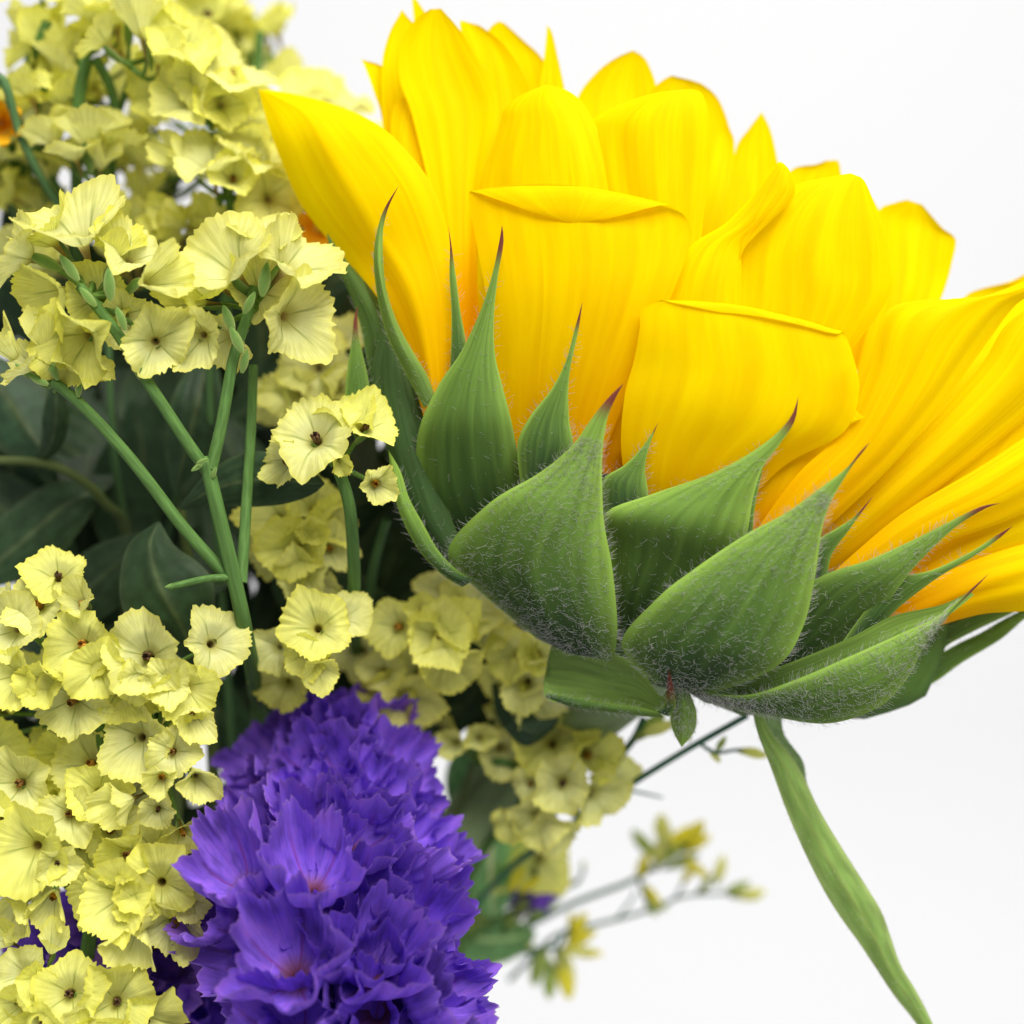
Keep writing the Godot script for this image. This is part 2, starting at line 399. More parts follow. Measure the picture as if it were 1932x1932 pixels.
	petal(h, [[[1600, 1140, 1690, 1160], [1760, 1030, 1820, 1100], [1900, 955, 1960, 1060], [2050, 900, 2100, 1000], [2180, 890]]], {"off": 8.0, "seed": 16.9, "bul": 0.16, "keel": 0.07, "ridge": 0.018, "k": 3.0, "orange": 0.8})
	petal(h, [[[1640, 1150, 1740, 1190], [1780, 1080, 1850, 1160], [1920, 1030, 1960, 1150], [2060, 1010, 2100, 1110], [2190, 1040]]], {"off": 5.0, "seed": 17.5, "bul": 0.16, "keel": 0.06, "ridge": 0.03, "k": 2.5, "orange": 0.9})
	petal(h, [[[1400, 1000, 1500, 1020], [1470, 900, 1560, 950], [1560, 820, 1640, 880], [1620, 760, 1700, 800], [1660, 700]]], {"off": 8.5, "seed": 18.1, "bul": 0.08, "orange": 0.9})
	petal(h, [[[1380, 1040, 1500, 1060], [1400, 930, 1560, 980], [1440, 860, 1600, 900], [1520, 790, 1640, 800], [1600, 700]]], {"off": 5.5, "seed": 19.3, "bul": 0.05, "orange": 1.1})
	petal(h, [[[1560, 1100, 1700, 1130], [1680, 930, 1860, 1000], [1780, 790, 1960, 860], [1880, 700, 2040, 740], [2020, 640]]], {"off": 10.0, "seed": 19.9, "bul": 0.05, "orange": 0.6})
	petal(h, [[[1620, 1000, 1760, 1100], [1720, 800, 1900, 940], [1860, 660, 2040, 760], [2060, 600]]], {"back": true, "off": -4.0, "seed": 20.3, "bul": 0.05, "orange": 0.6})
	petal(h, [[[1040, 880, 1190, 900], [1060, 760, 1230, 780], [1120, 640, 1260, 650], [1180, 560, 1260, 560], [1220, 500]]], {"off": 8.5, "seed": 18.8, "bul": 0.08, "orange": 1.0})

func bracts(h: Node3D) -> void:
	# inner, small ones first
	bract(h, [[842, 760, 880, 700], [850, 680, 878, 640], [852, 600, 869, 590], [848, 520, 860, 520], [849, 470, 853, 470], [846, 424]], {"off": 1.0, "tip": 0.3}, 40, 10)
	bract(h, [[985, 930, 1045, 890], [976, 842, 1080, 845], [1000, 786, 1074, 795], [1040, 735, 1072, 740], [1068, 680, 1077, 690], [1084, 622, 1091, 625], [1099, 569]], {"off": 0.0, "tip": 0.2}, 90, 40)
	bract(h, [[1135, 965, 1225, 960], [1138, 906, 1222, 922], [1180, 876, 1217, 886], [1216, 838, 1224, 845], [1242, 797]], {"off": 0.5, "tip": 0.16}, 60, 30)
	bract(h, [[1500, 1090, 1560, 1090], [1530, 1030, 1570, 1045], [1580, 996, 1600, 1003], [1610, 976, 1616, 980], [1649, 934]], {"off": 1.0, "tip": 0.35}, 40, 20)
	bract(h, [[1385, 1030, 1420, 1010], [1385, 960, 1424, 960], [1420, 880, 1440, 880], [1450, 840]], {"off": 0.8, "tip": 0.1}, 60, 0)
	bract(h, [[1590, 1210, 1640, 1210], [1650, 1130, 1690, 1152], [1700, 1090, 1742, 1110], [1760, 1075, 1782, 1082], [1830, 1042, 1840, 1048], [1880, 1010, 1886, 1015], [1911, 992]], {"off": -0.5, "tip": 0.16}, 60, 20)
	# left side, turning away; darker greens here paint in the deep shade
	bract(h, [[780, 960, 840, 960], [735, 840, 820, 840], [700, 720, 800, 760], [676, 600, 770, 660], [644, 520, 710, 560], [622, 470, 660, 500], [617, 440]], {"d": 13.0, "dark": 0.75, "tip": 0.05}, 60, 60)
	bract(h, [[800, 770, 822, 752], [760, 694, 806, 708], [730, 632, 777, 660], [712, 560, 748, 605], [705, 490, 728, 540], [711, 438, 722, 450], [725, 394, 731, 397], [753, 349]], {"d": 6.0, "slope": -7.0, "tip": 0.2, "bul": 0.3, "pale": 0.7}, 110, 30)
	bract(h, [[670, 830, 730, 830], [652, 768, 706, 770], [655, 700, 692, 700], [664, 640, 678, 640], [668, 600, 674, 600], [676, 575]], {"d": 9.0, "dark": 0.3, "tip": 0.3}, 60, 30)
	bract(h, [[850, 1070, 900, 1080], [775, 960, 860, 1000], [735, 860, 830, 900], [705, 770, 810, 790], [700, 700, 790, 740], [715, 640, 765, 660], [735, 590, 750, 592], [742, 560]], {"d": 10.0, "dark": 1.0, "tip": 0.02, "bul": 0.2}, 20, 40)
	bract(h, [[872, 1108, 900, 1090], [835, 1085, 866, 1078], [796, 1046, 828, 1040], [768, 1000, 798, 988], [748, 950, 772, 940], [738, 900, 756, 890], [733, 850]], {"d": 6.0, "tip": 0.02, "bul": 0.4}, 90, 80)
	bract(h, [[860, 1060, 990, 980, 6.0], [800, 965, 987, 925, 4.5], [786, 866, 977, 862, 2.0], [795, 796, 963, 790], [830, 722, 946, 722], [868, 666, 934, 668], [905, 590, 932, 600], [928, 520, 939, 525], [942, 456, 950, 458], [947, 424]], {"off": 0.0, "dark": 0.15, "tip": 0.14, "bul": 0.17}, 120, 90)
	# the large outer ones
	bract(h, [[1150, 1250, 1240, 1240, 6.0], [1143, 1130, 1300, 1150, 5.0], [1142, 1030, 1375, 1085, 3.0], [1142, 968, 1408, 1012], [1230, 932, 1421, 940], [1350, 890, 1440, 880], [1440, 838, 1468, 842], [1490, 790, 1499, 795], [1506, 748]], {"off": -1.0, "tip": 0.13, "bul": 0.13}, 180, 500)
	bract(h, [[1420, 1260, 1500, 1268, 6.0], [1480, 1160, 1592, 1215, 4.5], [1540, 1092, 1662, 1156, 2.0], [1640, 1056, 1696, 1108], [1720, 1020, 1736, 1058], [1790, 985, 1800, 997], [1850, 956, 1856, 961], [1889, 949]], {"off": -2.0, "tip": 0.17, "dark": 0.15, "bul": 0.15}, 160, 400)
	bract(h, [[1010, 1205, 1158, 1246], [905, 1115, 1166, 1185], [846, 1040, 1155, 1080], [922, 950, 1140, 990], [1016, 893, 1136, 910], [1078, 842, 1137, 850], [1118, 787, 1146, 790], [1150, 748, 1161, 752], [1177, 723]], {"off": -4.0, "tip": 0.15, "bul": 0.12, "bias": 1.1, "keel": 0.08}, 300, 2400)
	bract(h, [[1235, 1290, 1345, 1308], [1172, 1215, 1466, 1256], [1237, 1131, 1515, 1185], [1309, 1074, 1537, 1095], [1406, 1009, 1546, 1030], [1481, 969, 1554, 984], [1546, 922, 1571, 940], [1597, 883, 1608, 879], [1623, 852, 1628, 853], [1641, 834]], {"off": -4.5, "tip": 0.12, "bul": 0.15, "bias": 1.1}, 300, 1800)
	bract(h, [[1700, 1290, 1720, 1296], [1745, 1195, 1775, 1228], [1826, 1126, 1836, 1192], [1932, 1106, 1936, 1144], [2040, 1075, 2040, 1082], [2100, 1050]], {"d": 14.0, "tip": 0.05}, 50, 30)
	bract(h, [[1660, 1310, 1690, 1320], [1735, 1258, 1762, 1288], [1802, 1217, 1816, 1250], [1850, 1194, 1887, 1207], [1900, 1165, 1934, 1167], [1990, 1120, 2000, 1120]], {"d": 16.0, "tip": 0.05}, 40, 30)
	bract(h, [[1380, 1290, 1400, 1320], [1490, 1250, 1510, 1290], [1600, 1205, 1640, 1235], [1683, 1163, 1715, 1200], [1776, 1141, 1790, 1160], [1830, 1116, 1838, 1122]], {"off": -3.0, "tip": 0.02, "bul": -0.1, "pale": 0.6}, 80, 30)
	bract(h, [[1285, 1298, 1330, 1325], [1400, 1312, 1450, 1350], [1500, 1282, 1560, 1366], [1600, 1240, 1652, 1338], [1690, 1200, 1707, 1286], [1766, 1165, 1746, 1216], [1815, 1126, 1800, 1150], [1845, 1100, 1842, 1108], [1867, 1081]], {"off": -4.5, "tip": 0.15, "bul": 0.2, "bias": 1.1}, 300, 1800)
	# the bent one below, its tip curled up, and the scale hanging beside it
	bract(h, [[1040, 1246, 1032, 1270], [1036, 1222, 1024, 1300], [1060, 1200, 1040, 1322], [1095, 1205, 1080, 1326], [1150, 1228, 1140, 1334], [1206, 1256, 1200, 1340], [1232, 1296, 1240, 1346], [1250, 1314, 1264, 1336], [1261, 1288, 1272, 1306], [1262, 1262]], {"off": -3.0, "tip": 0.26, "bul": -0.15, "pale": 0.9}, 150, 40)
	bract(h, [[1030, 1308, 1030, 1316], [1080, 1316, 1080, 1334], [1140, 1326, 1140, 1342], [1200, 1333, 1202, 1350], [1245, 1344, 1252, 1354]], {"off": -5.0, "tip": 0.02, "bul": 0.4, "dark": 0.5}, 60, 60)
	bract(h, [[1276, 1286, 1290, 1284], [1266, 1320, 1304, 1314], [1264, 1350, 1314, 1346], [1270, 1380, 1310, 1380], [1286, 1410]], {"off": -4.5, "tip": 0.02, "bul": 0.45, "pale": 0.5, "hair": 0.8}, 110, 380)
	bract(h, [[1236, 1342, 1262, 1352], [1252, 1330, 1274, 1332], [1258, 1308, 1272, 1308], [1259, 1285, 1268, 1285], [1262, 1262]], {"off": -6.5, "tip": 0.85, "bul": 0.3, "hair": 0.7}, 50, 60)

func stem_leaf(h: Node3D) -> void:
	var acc := Acc.new()
	var col := func(u: float, v: float) -> Color:
		var c := Color(0.26, 0.42, 0.10).lerp(Color(0.40, 0.52, 0.17), pow(absf(2 * u - 1), 4.0))
		return c.lerp(Color(0.28, 0.36, 0.10), 0.6 * pow(maxf(0, cos((u - 0.5) * PI)), 40.0))
	var s1 := sheet(acc, [[1419, 1340, 1440, 1340], [1430, 1385, 1452, 1378], [1452, 1442, 1500, 1436], [1484, 1530, 1546, 1528], [1518, 1608, 1590, 1602], [1552, 1676, 1632, 1668], [1586, 1731, 1664, 1722], [1620, 1778, 1682, 1772], [1654, 1829, 1700, 1822], [1688, 1880, 1730, 1872], [1729, 1932, 1760, 1932], [1810, 2050]], {"d": 9.0, "slope": 6.0, "bul": 0.15, "keel": 0.08, "ridge": 0.002, "k": 2.0, "wave": 0.01, "col": col}, 15, 60)
	var s := sheet(acc, [[1425, 1340, 1474, 1340, 6.0], [1438, 1390, 1480, 1386, 6.0], [1470, 1440, 1514, 1434, 5.5], [1505, 1480, 1522, 1475, 5.0], [1524, 1500, 1532, 1500, 4.0]], {"d": 10.0, "bul": -0.3, "ridge": 0.0, "col": func(_u, _v): return Color(0.27, 0.40, 0.16)}, 9, 20)
	var lf := put("leaf", acc.mesh(), M.soft_leaf, h)
	local(lf, h)
	var ha := Acc.new()
	hairs(ha, s, 30, 30, 0.7)
	hairs(ha, s1, 160, 160, 0.55, 1.0, 1.0)
	var hh := put("fine_hair", ha.mesh(), M.hair, lf)
	hh.set_meta("kind", "stuff")

# ------------------------------------------------------------------ statice
func make_floret(kind: String, sd: int) -> ArrayMesh:
	rng.seed = 1000 + sd
	noise.seed = 40 + sd; noise.frequency = 1.0; noise.fractal_octaves = 2
	var purple := kind == "purple"
	var nu := 141 if purple else 91; var nv := 22
	var p := PackedVector3Array(); var uv := PackedVector2Array(); var c := PackedColorArray()
	var f1 := rng.randf() * TAU; var f2 := rng.randf() * TAU; var f3 := rng.randf() * TAU
	var cup := rng.randf_range(0.85, 1.35) if purple else rng.randf_range(0.08, 0.42)
	var bendc := rng.randf_range(-0.6, 0.34)
	var ca := []; var cr_ := []
	for k in 5: ca.append(rng.randf_range(-0.16, 0.16)); cr_.append(rng.randf_range(0.90, 1.36))
	var shade := rng.randf_range(0.85, 1.05)
	var deep := 0.72 if not purple and rng.randf() < 0.25 else 1.0
	var narrow := 0.62 if not purple and sd >= 13 else 1.0
	if narrow < 1.0: cup = rng.randf_range(0.7, 1.0)
	elif not purple: cup = rng.randf_range(0.12, 0.6)
	for j in nv:
		var v := j / float(nv - 1)
		for i in nu:
			var a := TAU * (i % (nu - 1)) / (nu - 1)
			var cx := cos(a); var sx := sin(a)
			var r: float; var y: float
			if v < 0.3:
				var t := v / 0.3
				r = lerpf(0.045, 0.13, t * t); y = lerpf(-0.85, -0.20, t)
			else:
				var t := (v - 0.3) / 0.7
				var n1 := noise.get_noise_2d(cx * 1.1, sx * 1.1)
				var n2 := noise.get_noise_2d(cx * 6.0 + 7.0, sx * 6.0)
				var n3 := noise.get_noise_2d(cx * 22.0 + 3.0, sx * 22.0)
				if purple:    # a deep cup whose steep wall is ruffled
					r = 0.13 + 0.75 * pow(sin(t * PI / 2), 0.75) * (1.0 + 0.14 * n1)
					r *= 1.0 + t * t * (0.13 * cos(5.0 * a + f1) + 0.10 * cos(8.0 * a + f2) + 0.05 * cos(13.0 * a + f3) + 0.07 * n2)
					y = -0.20 + 0.15 * smoothstep(0, 0.5, t) + cup * pow(t, 1.9) * (1.0 + 0.25 * cos(a + f3) + 0.08 * cos(5.0 * a + f2) + 0.12 * n2)
					y += 0.035 * n3 if j == nv - 1 else 0.0
				else:         # a flat trumpet with an uneven five-cornered rim
					var q := a / TAU * 5.0
					var k0 := int(q) % 5; var k1 := (k0 + 1) % 5
					var a0: float = (k0 + ca[k0]) * TAU / 5.0; var a1: float = (k0 + 1 + ca[k1]) * TAU / 5.0
					if a < a0:
						k1 = k0; k0 = (k0 + 4) % 5; a1 = a0; a0 = a1 - (1.0 + ca[k1] - ca[k0]) * TAU / 5.0
					elif a > a1:
						k0 = k1; k1 = (k1 + 1) % 5; a0 = a1; a1 = a0 + (1.0 + ca[k1] - ca[k0]) * TAU / 5.0
					var f := clampf((a - a0) / (a1 - a0), 0, 1)
					var e0 := Vector2(cos(a0), sin(a0)) * float(cr_[k0]); var e1 := Vector2(cos(a1), sin(a1)) * float(cr_[k1])
					var lobe := lerpf(e0.lerp(e1, f).length(), lerpf(cr_[k0], cr_[k1], f), 0.15) + 0.09 * n1 + 0.06 * n2 + (0.045 * n3 if j == nv - 1 else 0.0)
					var corner := pow(absf(2.0 * f - 1.0), 2.0)
					r = lerpf(0.13, 1.0, pow(t, 0.9)) * lerpf(1.0, lobe, t)
					y = -0.20 + 0.24 * smoothstep(0, 0.5, t) + cup * pow(t, 1.5)
					y += t * t * (bendc * (corner - 0.4) + 0.20 * cos(2.0 * a + f2) + 0.10 * cos(3.0 * a + f3))
					y += 0.016 * t * cos(25.0 * a) + 0.07 * t * t * n2
			p.append(Vector3(r * cx * narrow, y, r * sx * narrow)); uv.append(Vector2(i / float(nu - 1), v))
			c.append(Color(shade, shade, shade * deep))
	var acc := Acc.new()
	acc.grid(p, uv, c, nu, nv)
	return acc.mesh()

func make_small() -> void:
	for k in 18: yellow_meshes.append(make_floret("yellow", k))
	for k in 12: purple_meshes.append(make_floret("purple", 50 + k))
	rng.seed = 5
	for k in 3:    # the dried little flower in the throat
		var acc := Acc.new()
		var col: Color = [Color(0.09, 0.05, 0.025), Color(0.22, 0.11, 0.03), Color(0.45, 0.21, 0.03)][k]
		for q in 7:
			var a := TAU * q / 7.0 + rng.randf() * 0.5
			var rr := 0.0 if q == 6 else 0.065
			tube(acc, [Vector3(0.02 * cos(a), -0.24, 0.02 * sin(a)), Vector3(rr * cos(a), -0.05, rr * sin(a)), Vector3(rr * 1.5 * cos(a), rng.randf_range(0.02, 0.1), rr * 1.5 * sin(a)), Vector3(rr * 0.8 * cos(a), rng.randf_range(0.05, 0.13), rr * 0.8 * sin(a))], 55, 30, col * rng.randf_range(0.7, 1.3), 6, 6)
		center_meshes.append(acc.mesh())
	var sc := Acc.new()   # a green scale beside the tube
	var p := PackedVector3Array(); var uv := PackedVector2Array(); var c := PackedColorArray()
	for j in 12:
		var v := j / 11.0
		var w := 0.17 * pow(sin(PI * clampf(v * 0.9 + 0.08, 0, 1)), 0.8)
		for i in 7:
			var u := i / 6.0 * 2.0 - 1.0
			p.append(Vector3(w * u, -1.0 + v * 0.95, 0.10 + 0.10 * sin(v * 2.6) - 0.35 * w * u * u))
			uv.append(Vector2(i / 6.0, v)); c.append(Color(0.12, 0.25, 0.05).lerp(Color(0.34, 0.42, 0.14), pow(absf(u), 3.0) * 0.8 + 0.3 * (1 - v)))
	sc.grid(p, uv, c, 7, 12)
	scale_mesh = sc.mesh()
	for k in 3:    # closed buds: a folded, pointed roll of petals
		var acc := Acc.new(); p = PackedVector3Array(); uv = PackedVector2Array(); c = PackedColorArray()
		for j in 14:
			var v := j / 13.0
			for i in 25:
				var a := TAU * i / 24.0
				var r := 0.30 * pow(sin(PI * clampf(v * 0.86 + 0.09, 0, 1)), 0.9) * (1.0 + 0.22 * cos(a * 3.0 + v * 3.0 + k)) * (0.7 + 0.5 * v)
				p.append(Vector3(r * cos(a), v * 1.6, r * sin(a) * 0.7)); uv.append(Vector2(i / 24.0, v))
				c.append([Color(0.92, 0.86, 0.10), Color(0.90, 0.90, 0.36), Color(0.52, 0.62, 0.20)][k].lerp(Color(0.12, 0.22, 0.05), smoothstep(0.28, 0.05, v)))
		acc.grid(p, uv, c, 25, 14)
		bud_meshes.append(acc.mesh())

func aim(n: Vector3, roll: float) -> Basis:
	var y := n.normalized()
	var x := y.cross(Vector3(0.2, 0.1, 1)).normalized()
	var b := Basis(x, y, x.cross(y))
	return b * Basis(Vector3.UP, roll)

func facing(fx: float, fy: float) -> Vector3:
	var f := Vector2(fx, fy)
	if f.length() > 0.97: f = f.normalized() * 0.97
	return Vector3(f.x, -f.y, sqrt(1.0 - f.length_squared()))

# florets: [x, y, size px, fx, fy, d] ; joint: where their stalks meet
func cluster(t: Node3D, st: Acc, list: Array, joint: Array, kind: String, green := true, mid := 0.6) -> void:
	var meshes := yellow_meshes if kind == "yellow" else purple_meshes
	for f in list:
		var n := facing(f[3] * (1.25 if mid < 0.3 else 1.0), f[4] - (0.28 if mid < 0.3 and kind == "yellow" else 0.0))
		var pos := px(f[0], f[1], f[5])
		var s: float = f[2] * 0.5 / PXMM * 0.001 * (D + f[5] * 0.001) / D * (1.02 if kind == "yellow" else 1.0)
		var o := put("floret", meshes[rng.randi() % meshes.size()], M.yellow_pale if kind == "yellow" and mid < 0.3 else M[kind], t)
		o.transform = Transform3D(aim(n, rng.randf() * TAU).scaled(Vector3.ONE * s), pos - t.position)
		if rng.randf() < mid:
			put("flower_center", center_meshes[rng.randi() % 3 if kind == "yellow" else 0], M.disc, o)
		if green and rng.randf() < 0.75:
			var b := put("scale_leaf", scale_mesh, M.bract, o)
			b.rotation.y = rng.randf() * TAU
		var foot := pos - n * s * 0.85
		var j := px(joint[0], joint[1], joint[2])
		tube(st, [foot + n * s * 0.1, foot.lerp(j, 0.35) - n * s * 0.25, j], 0.30, 0.5, Color(0.13, 0.24, 0.05), 6, 8)

func stalks(st: Acc, lines: Array, col := Color(0.092, 0.19, 0.045), thick := 1.0) -> void:
	for l in lines:    # [r0, r1, x, y, d, x, y, d, ...] radii in mm
		var pts := []
		for k in range(2, l.size(), 3): pts.append(px(l[k], l[k + 1], l[k + 2]))
		tube(st, pts, l[0] * thick, l[1] * thick, col, 10)

func finish(t: Node3D, st: Acc, called := "stem") -> void:
	local(put(called, st.mesh(), M.stem, t), t)

func spray(called: String, label: String, foot: Array, lines: Array, clusters: Array, kind: String, green := true, mid := 0.6, back := 0.0) -> Node3D:
	for l in lines:
		for k in range(4, l.size(), 3): l[k] += back
	for c in clusters:
		c[0][2] += back
		for f in c[1]: f[5] += back
	var t := thing(called, label, "statice", px(foot[0], foot[1], foot[2]), "yellow statice sprays" if kind == "yellow" else "purple statice heads")
	var st := Acc.new()
	stalks(st, lines)
	for c in clusters: cluster(t, st, c[1], c[0], kind, green, mid)
	finish(t, st)
	return t

func scales(t: Node3D, list: Array) -> void:    # [x, y, d, length px, direction degrees]: lens-shaped green scales on the stalks
	for b in list:
		var a := deg_to_rad(b[4])
		var y := Vector3(cos(a), sin(a), 0.15).normalized()
		var z := (Vector3(0.15, 0.1, 1.0) - y * y.dot(Vector3(0.15, 0.1, 1.0))).normalized()
		var s: float = b[3] * 0.8 / PXMM * 0.001
		var o := put("scale_leaf", scale_mesh, M.bract, t)
		o.transform = Transform3D(Basis(y.cross(z), y, z).scaled(Vector3.ONE * s), px(b[0], b[1], b[2]) + y * s * 0.5 - t.position)

func scatter(n: int, x0: float, y0: float, x1: float, y1: float, d0: float, d1: float, s0: float, s1: float, up := 0.4) -> Array:
	var out := []
	for k in n:
		out.append([rng.randf_range(x0, x1), rng.randf_range(y0, y1), rng.randf_range(s0, s1), rng.randf_range(-0.7, 0.7), rng.randf_range(-0.5, 0.45) - up, rng.randf_range(d0, d1)])
	return out

func yellow_statice() -> void:
	rng.seed = 77
	var fork := spray("yellow_statice", "sharp pale yellow statice spray forking in front of the dark leaves, left of the sunflower", [500, 1900, 14],
		[[1.4, 1.0, 500, 2050, 46, 492, 1420, 40, 482, 1300, 24, 466, 1210, 8, 448, 1120, 2, 415, 980, 0, 392, 885, -1, 388, 872, -1], [0.95, 0.75, 392, 890, -1, 350, 830, -2, 275, 715, -3, 215, 620, -3, 150, 540, -3],
		[0.95, 0.75, 398, 885, -1, 418, 800, -1, 440, 680, -1, 465, 600, -1, 480, 540, -1], [0.95, 0.8, 450, 1110, 2, 350, 1000, 1, 250, 870, 0, 155, 765, 0, 100, 720, 0],
		[0.9, 0.7, 455, 1100, 3, 465, 950, 6, 474, 800, 8, 478, 690, 10], [0.6, 0.5, 438, 1090, 1, 390, 1092, 0, 320, 1108, -1]],
		[[[165, 560, -3], [[45, 480, 150, -0.7, -0.1, -2], [150, 440, 195, -0.1, -0.5, -2], [285, 530, 165, 0.55, 0.1, -4], [105, 555, 140, -0.55, 0.75, 0], [155, 640, 150, -0.3, 0.75, -2], [215, 480, 130, 0.3, -0.5, 0], [293, 645, 140, 0.15, 0.45, -3], [235, 600, 115, 0.3, 0.7, 1], [95, 450, 120, -0.5, -0.5, 1], [250, 480, 140, 0.4, -0.4, -1], [190, 560, 120, 0.1, 0.3, 2]]],
		[[470, 590, -1], [[435, 505, 170, -0.35, -0.25, -3], [548, 495, 165, 0.5, -0.3, -1], [550, 600, 165, 0.6, 0.5, -1], [375, 570, 130, -0.6, 0.3, 0], [378, 635, 120, -0.2, 0.6, -2], [500, 465, 140, 0.1, -0.6, 2], [430, 640, 110, -0.4, 0.7, 2], [490, 545, 120, 0.2, 0.2, 2], [405, 530, 130, -0.4, -0.2, 2]]],
		[[110, 725, 0], [[25, 668, 125, -0.45, -0.5, 1], [85, 655, 130, 0.0, -0.6, 0], [142, 690, 120, 0.5, -0.45, 1], [55, 690, 100, -0.5, -0.3, -1], [110, 680, 100, 0.2, -0.4, 2]]]], "yellow", true, 0.2)
	scales(fork, [[130, 505, -5, 75, 125], [207, 535, -6, 80, 92], [165, 560, -4, 60, 130], [500, 525, -5, 85, 80], [430, 600, -4, 70, 110], [472, 570, -5, 60, 60], [445, 640, -4, 70, 115], [228, 600, -5, 60, 110],
		[462, 680, -2, 60, 75], [262, 700, -3, 70, 120], [372, 882, -2, 36, 215], [384, 870, -3, 34, 20], [405, 890, -2, 30, 70], [45, 700, -1, 55, 140], [100, 695, -1, 60, 110], [70, 715, -1, 60, 150], [150, 730, -1, 50, 80], [322, 1106, -1, 30, 190]])
	spray("yellow_statice", "small yellow statice cluster overlapping the left edge of the sunflower's green bracts", [680, 1900, 20],
		[[1.1, 0.9, 690, 2050, 50, 676, 1330, 44, 668, 1180, 22, 668, 1080, 12, 660, 960, 6, 640, 890, 4]],
		[[[640, 880, 4], [[595, 825, 150, -0.1, -0.45, 2], [690, 805, 105, 0.45, -0.55, 4], [708, 912, 118, 0.25, 0.1, 2], [540, 870, 100, -0.65, 0.25, 5], [650, 790, 100, 0.1, -0.85, 6], [640, 870, 60, 0.3, 0.5, 2]]]], "yellow")
	var low := [[110, 1085, 110, 0.1, -0.6, 4], [70, 1140, 120, -0.2, -0.4, 3], [155, 1140, 110, -0.1, -0.3, 2], [25, 1185, 120, -0.3, -0.2, 3], [155, 1215, 135, 0.0, -0.2, 0], [278, 1238, 150, 0.0, -0.12, -1], [402, 1212, 125, 0.45, -0.3, 2], [350, 1300, 110, 0.2, 0.1, 0], [85, 1285, 120, -0.1, 0.0, 1], [28, 1275, 110, -0.3, 0.0, 1], [185, 1262, 105, 0.2, 0.1, -2],
		[135, 1325, 135, -0.2, 0.2, 1], [225, 1300, 120, 0.1, 0.2, 1], [262, 1282, 80, 0.0, 0.3, -2], [318, 1288, 90, 0.1, 0.0, -2], [362, 1345, 120, 0.3, 0.3, 0], [260, 1392, 135, -0.25, -0.1, 2], [325, 1418, 95, 0.0, -0.1, -1], [305, 1465, 100, 0.0, 0.1, -2], [372, 1468, 120, 0.35, 0.15, -1], [240, 1512, 130, -0.45, 0.15, 0], [298, 1528, 70, 0.1, 0.3, -2], [345, 1572, 90, 0.35, 0.6, 1]]
	spray("yellow_statice", "yellow statice spray of open florets at the left edge beneath the dark leaves", [250, 2050, 16],
		[[1.4, 1.2, 250, 2050, 16, 240, 1750, 12, 220, 1500, 10, 180, 1350, 8], [0.9, 0.8, 220, 1500, 10, 280, 1400, 8, 300, 1350, 6]],
		[[[170, 1330, 8], low.slice(0, 13)], [[290, 1400, 6], low.slice(13)], [[180, 1350, 12], scatter(14, -20, 1130, 380, 1480, 9, 16, 90, 130, 0.1)]], "yellow")
	spray("yellow_statice", "yellow statice spray touching the left side of the purple statice head, dense below the middle", [160, 2060, 16],
		[[1.3, 1.1, 160, 2060, 16, 160, 1850, 12, 180, 1700, 8], [0.9, 0.7, 180, 1720, 8, 240, 1700, 6, 270, 1690, 4], [0.9, 0.7, 180, 1720, 8, 120, 1660, 6, 90, 1620, 4]],
		[[[100, 1630, 5], [[35, 1478, 130, -0.1, -0.1, 3], [130, 1535, 115, 0.1, -0.2, 1], [185, 1492, 110, 0.2, -0.3, 3], [208, 1568, 110, 0.1, 0.1, 3], [65, 1598, 145, 0.0, -0.05, -2], [108, 1628, 80, 0.3, 0.2, -3], [155, 1600, 110, 0.1, 0.3, 4], [15, 1640, 120, -0.3, 0.2, 0], [40, 1705, 130, -0.1, 0.5, 2], [100, 1690, 120, 0.0, 0.5, 2], [-5, 1550, 120, -0.4, 0.0, 2], [170, 1440, 130, -0.1, -0.3, 8]]],
		[[255, 1690, 5], [[240, 1612, 135, -0.1, -0.05, 1], [302, 1668, 140, 0.05, -0.05, -2], [225, 1692, 135, -0.25, 0.0, -2], [262, 1705, 80, 0.1, 0.2, -3], [362, 1702, 60, 0.2, 0.2, -1], [262, 1755, 150, 0.0, 0.45, 0], [330, 1742, 135, 0.15, 0.45, 1], [180, 1680, 110, -0.5, 0.1, 2], [295, 1600, 110, 0.3, -0.4, 4]]],
		[[180, 1680, 12], scatter(9, -10, 1480, 330, 1660, 10, 16, 100, 130, 0.0)]], "yellow")
	spray("yellow_statice", "yellow statice cluster in the bottom left corner, cut by the frame", [90, 2080, 12],
		[[1.3, 1.1, 90, 2080, 12, 100, 1960, 6]],
		[[[100, 1950, 5], [[15, 1775, 110, -0.3, -0.5, 0], [45, 1840, 100, 0.0, -0.2, -1], [98, 1790, 95, 0.3, -0.75, 0], [70, 1850, 70, 0.2, 0.1, -2], [35, 1900, 130, -0.1, 0.0, -3], [130, 1875, 130, 0.0, -0.3, -3], [160, 1915, 100, 0.0, 0.0, -4], [220, 1890, 125, 0.2, -0.2, -2], [275, 1925, 120, 0.5, 0.2, 0], [80, 1932, 100, 0.0, 0.3, -4], [200, 1950, 120, 0.0, 0.4, -2], [10, 1960, 130, -0.2, 0.3, -1]]]], "yellow")
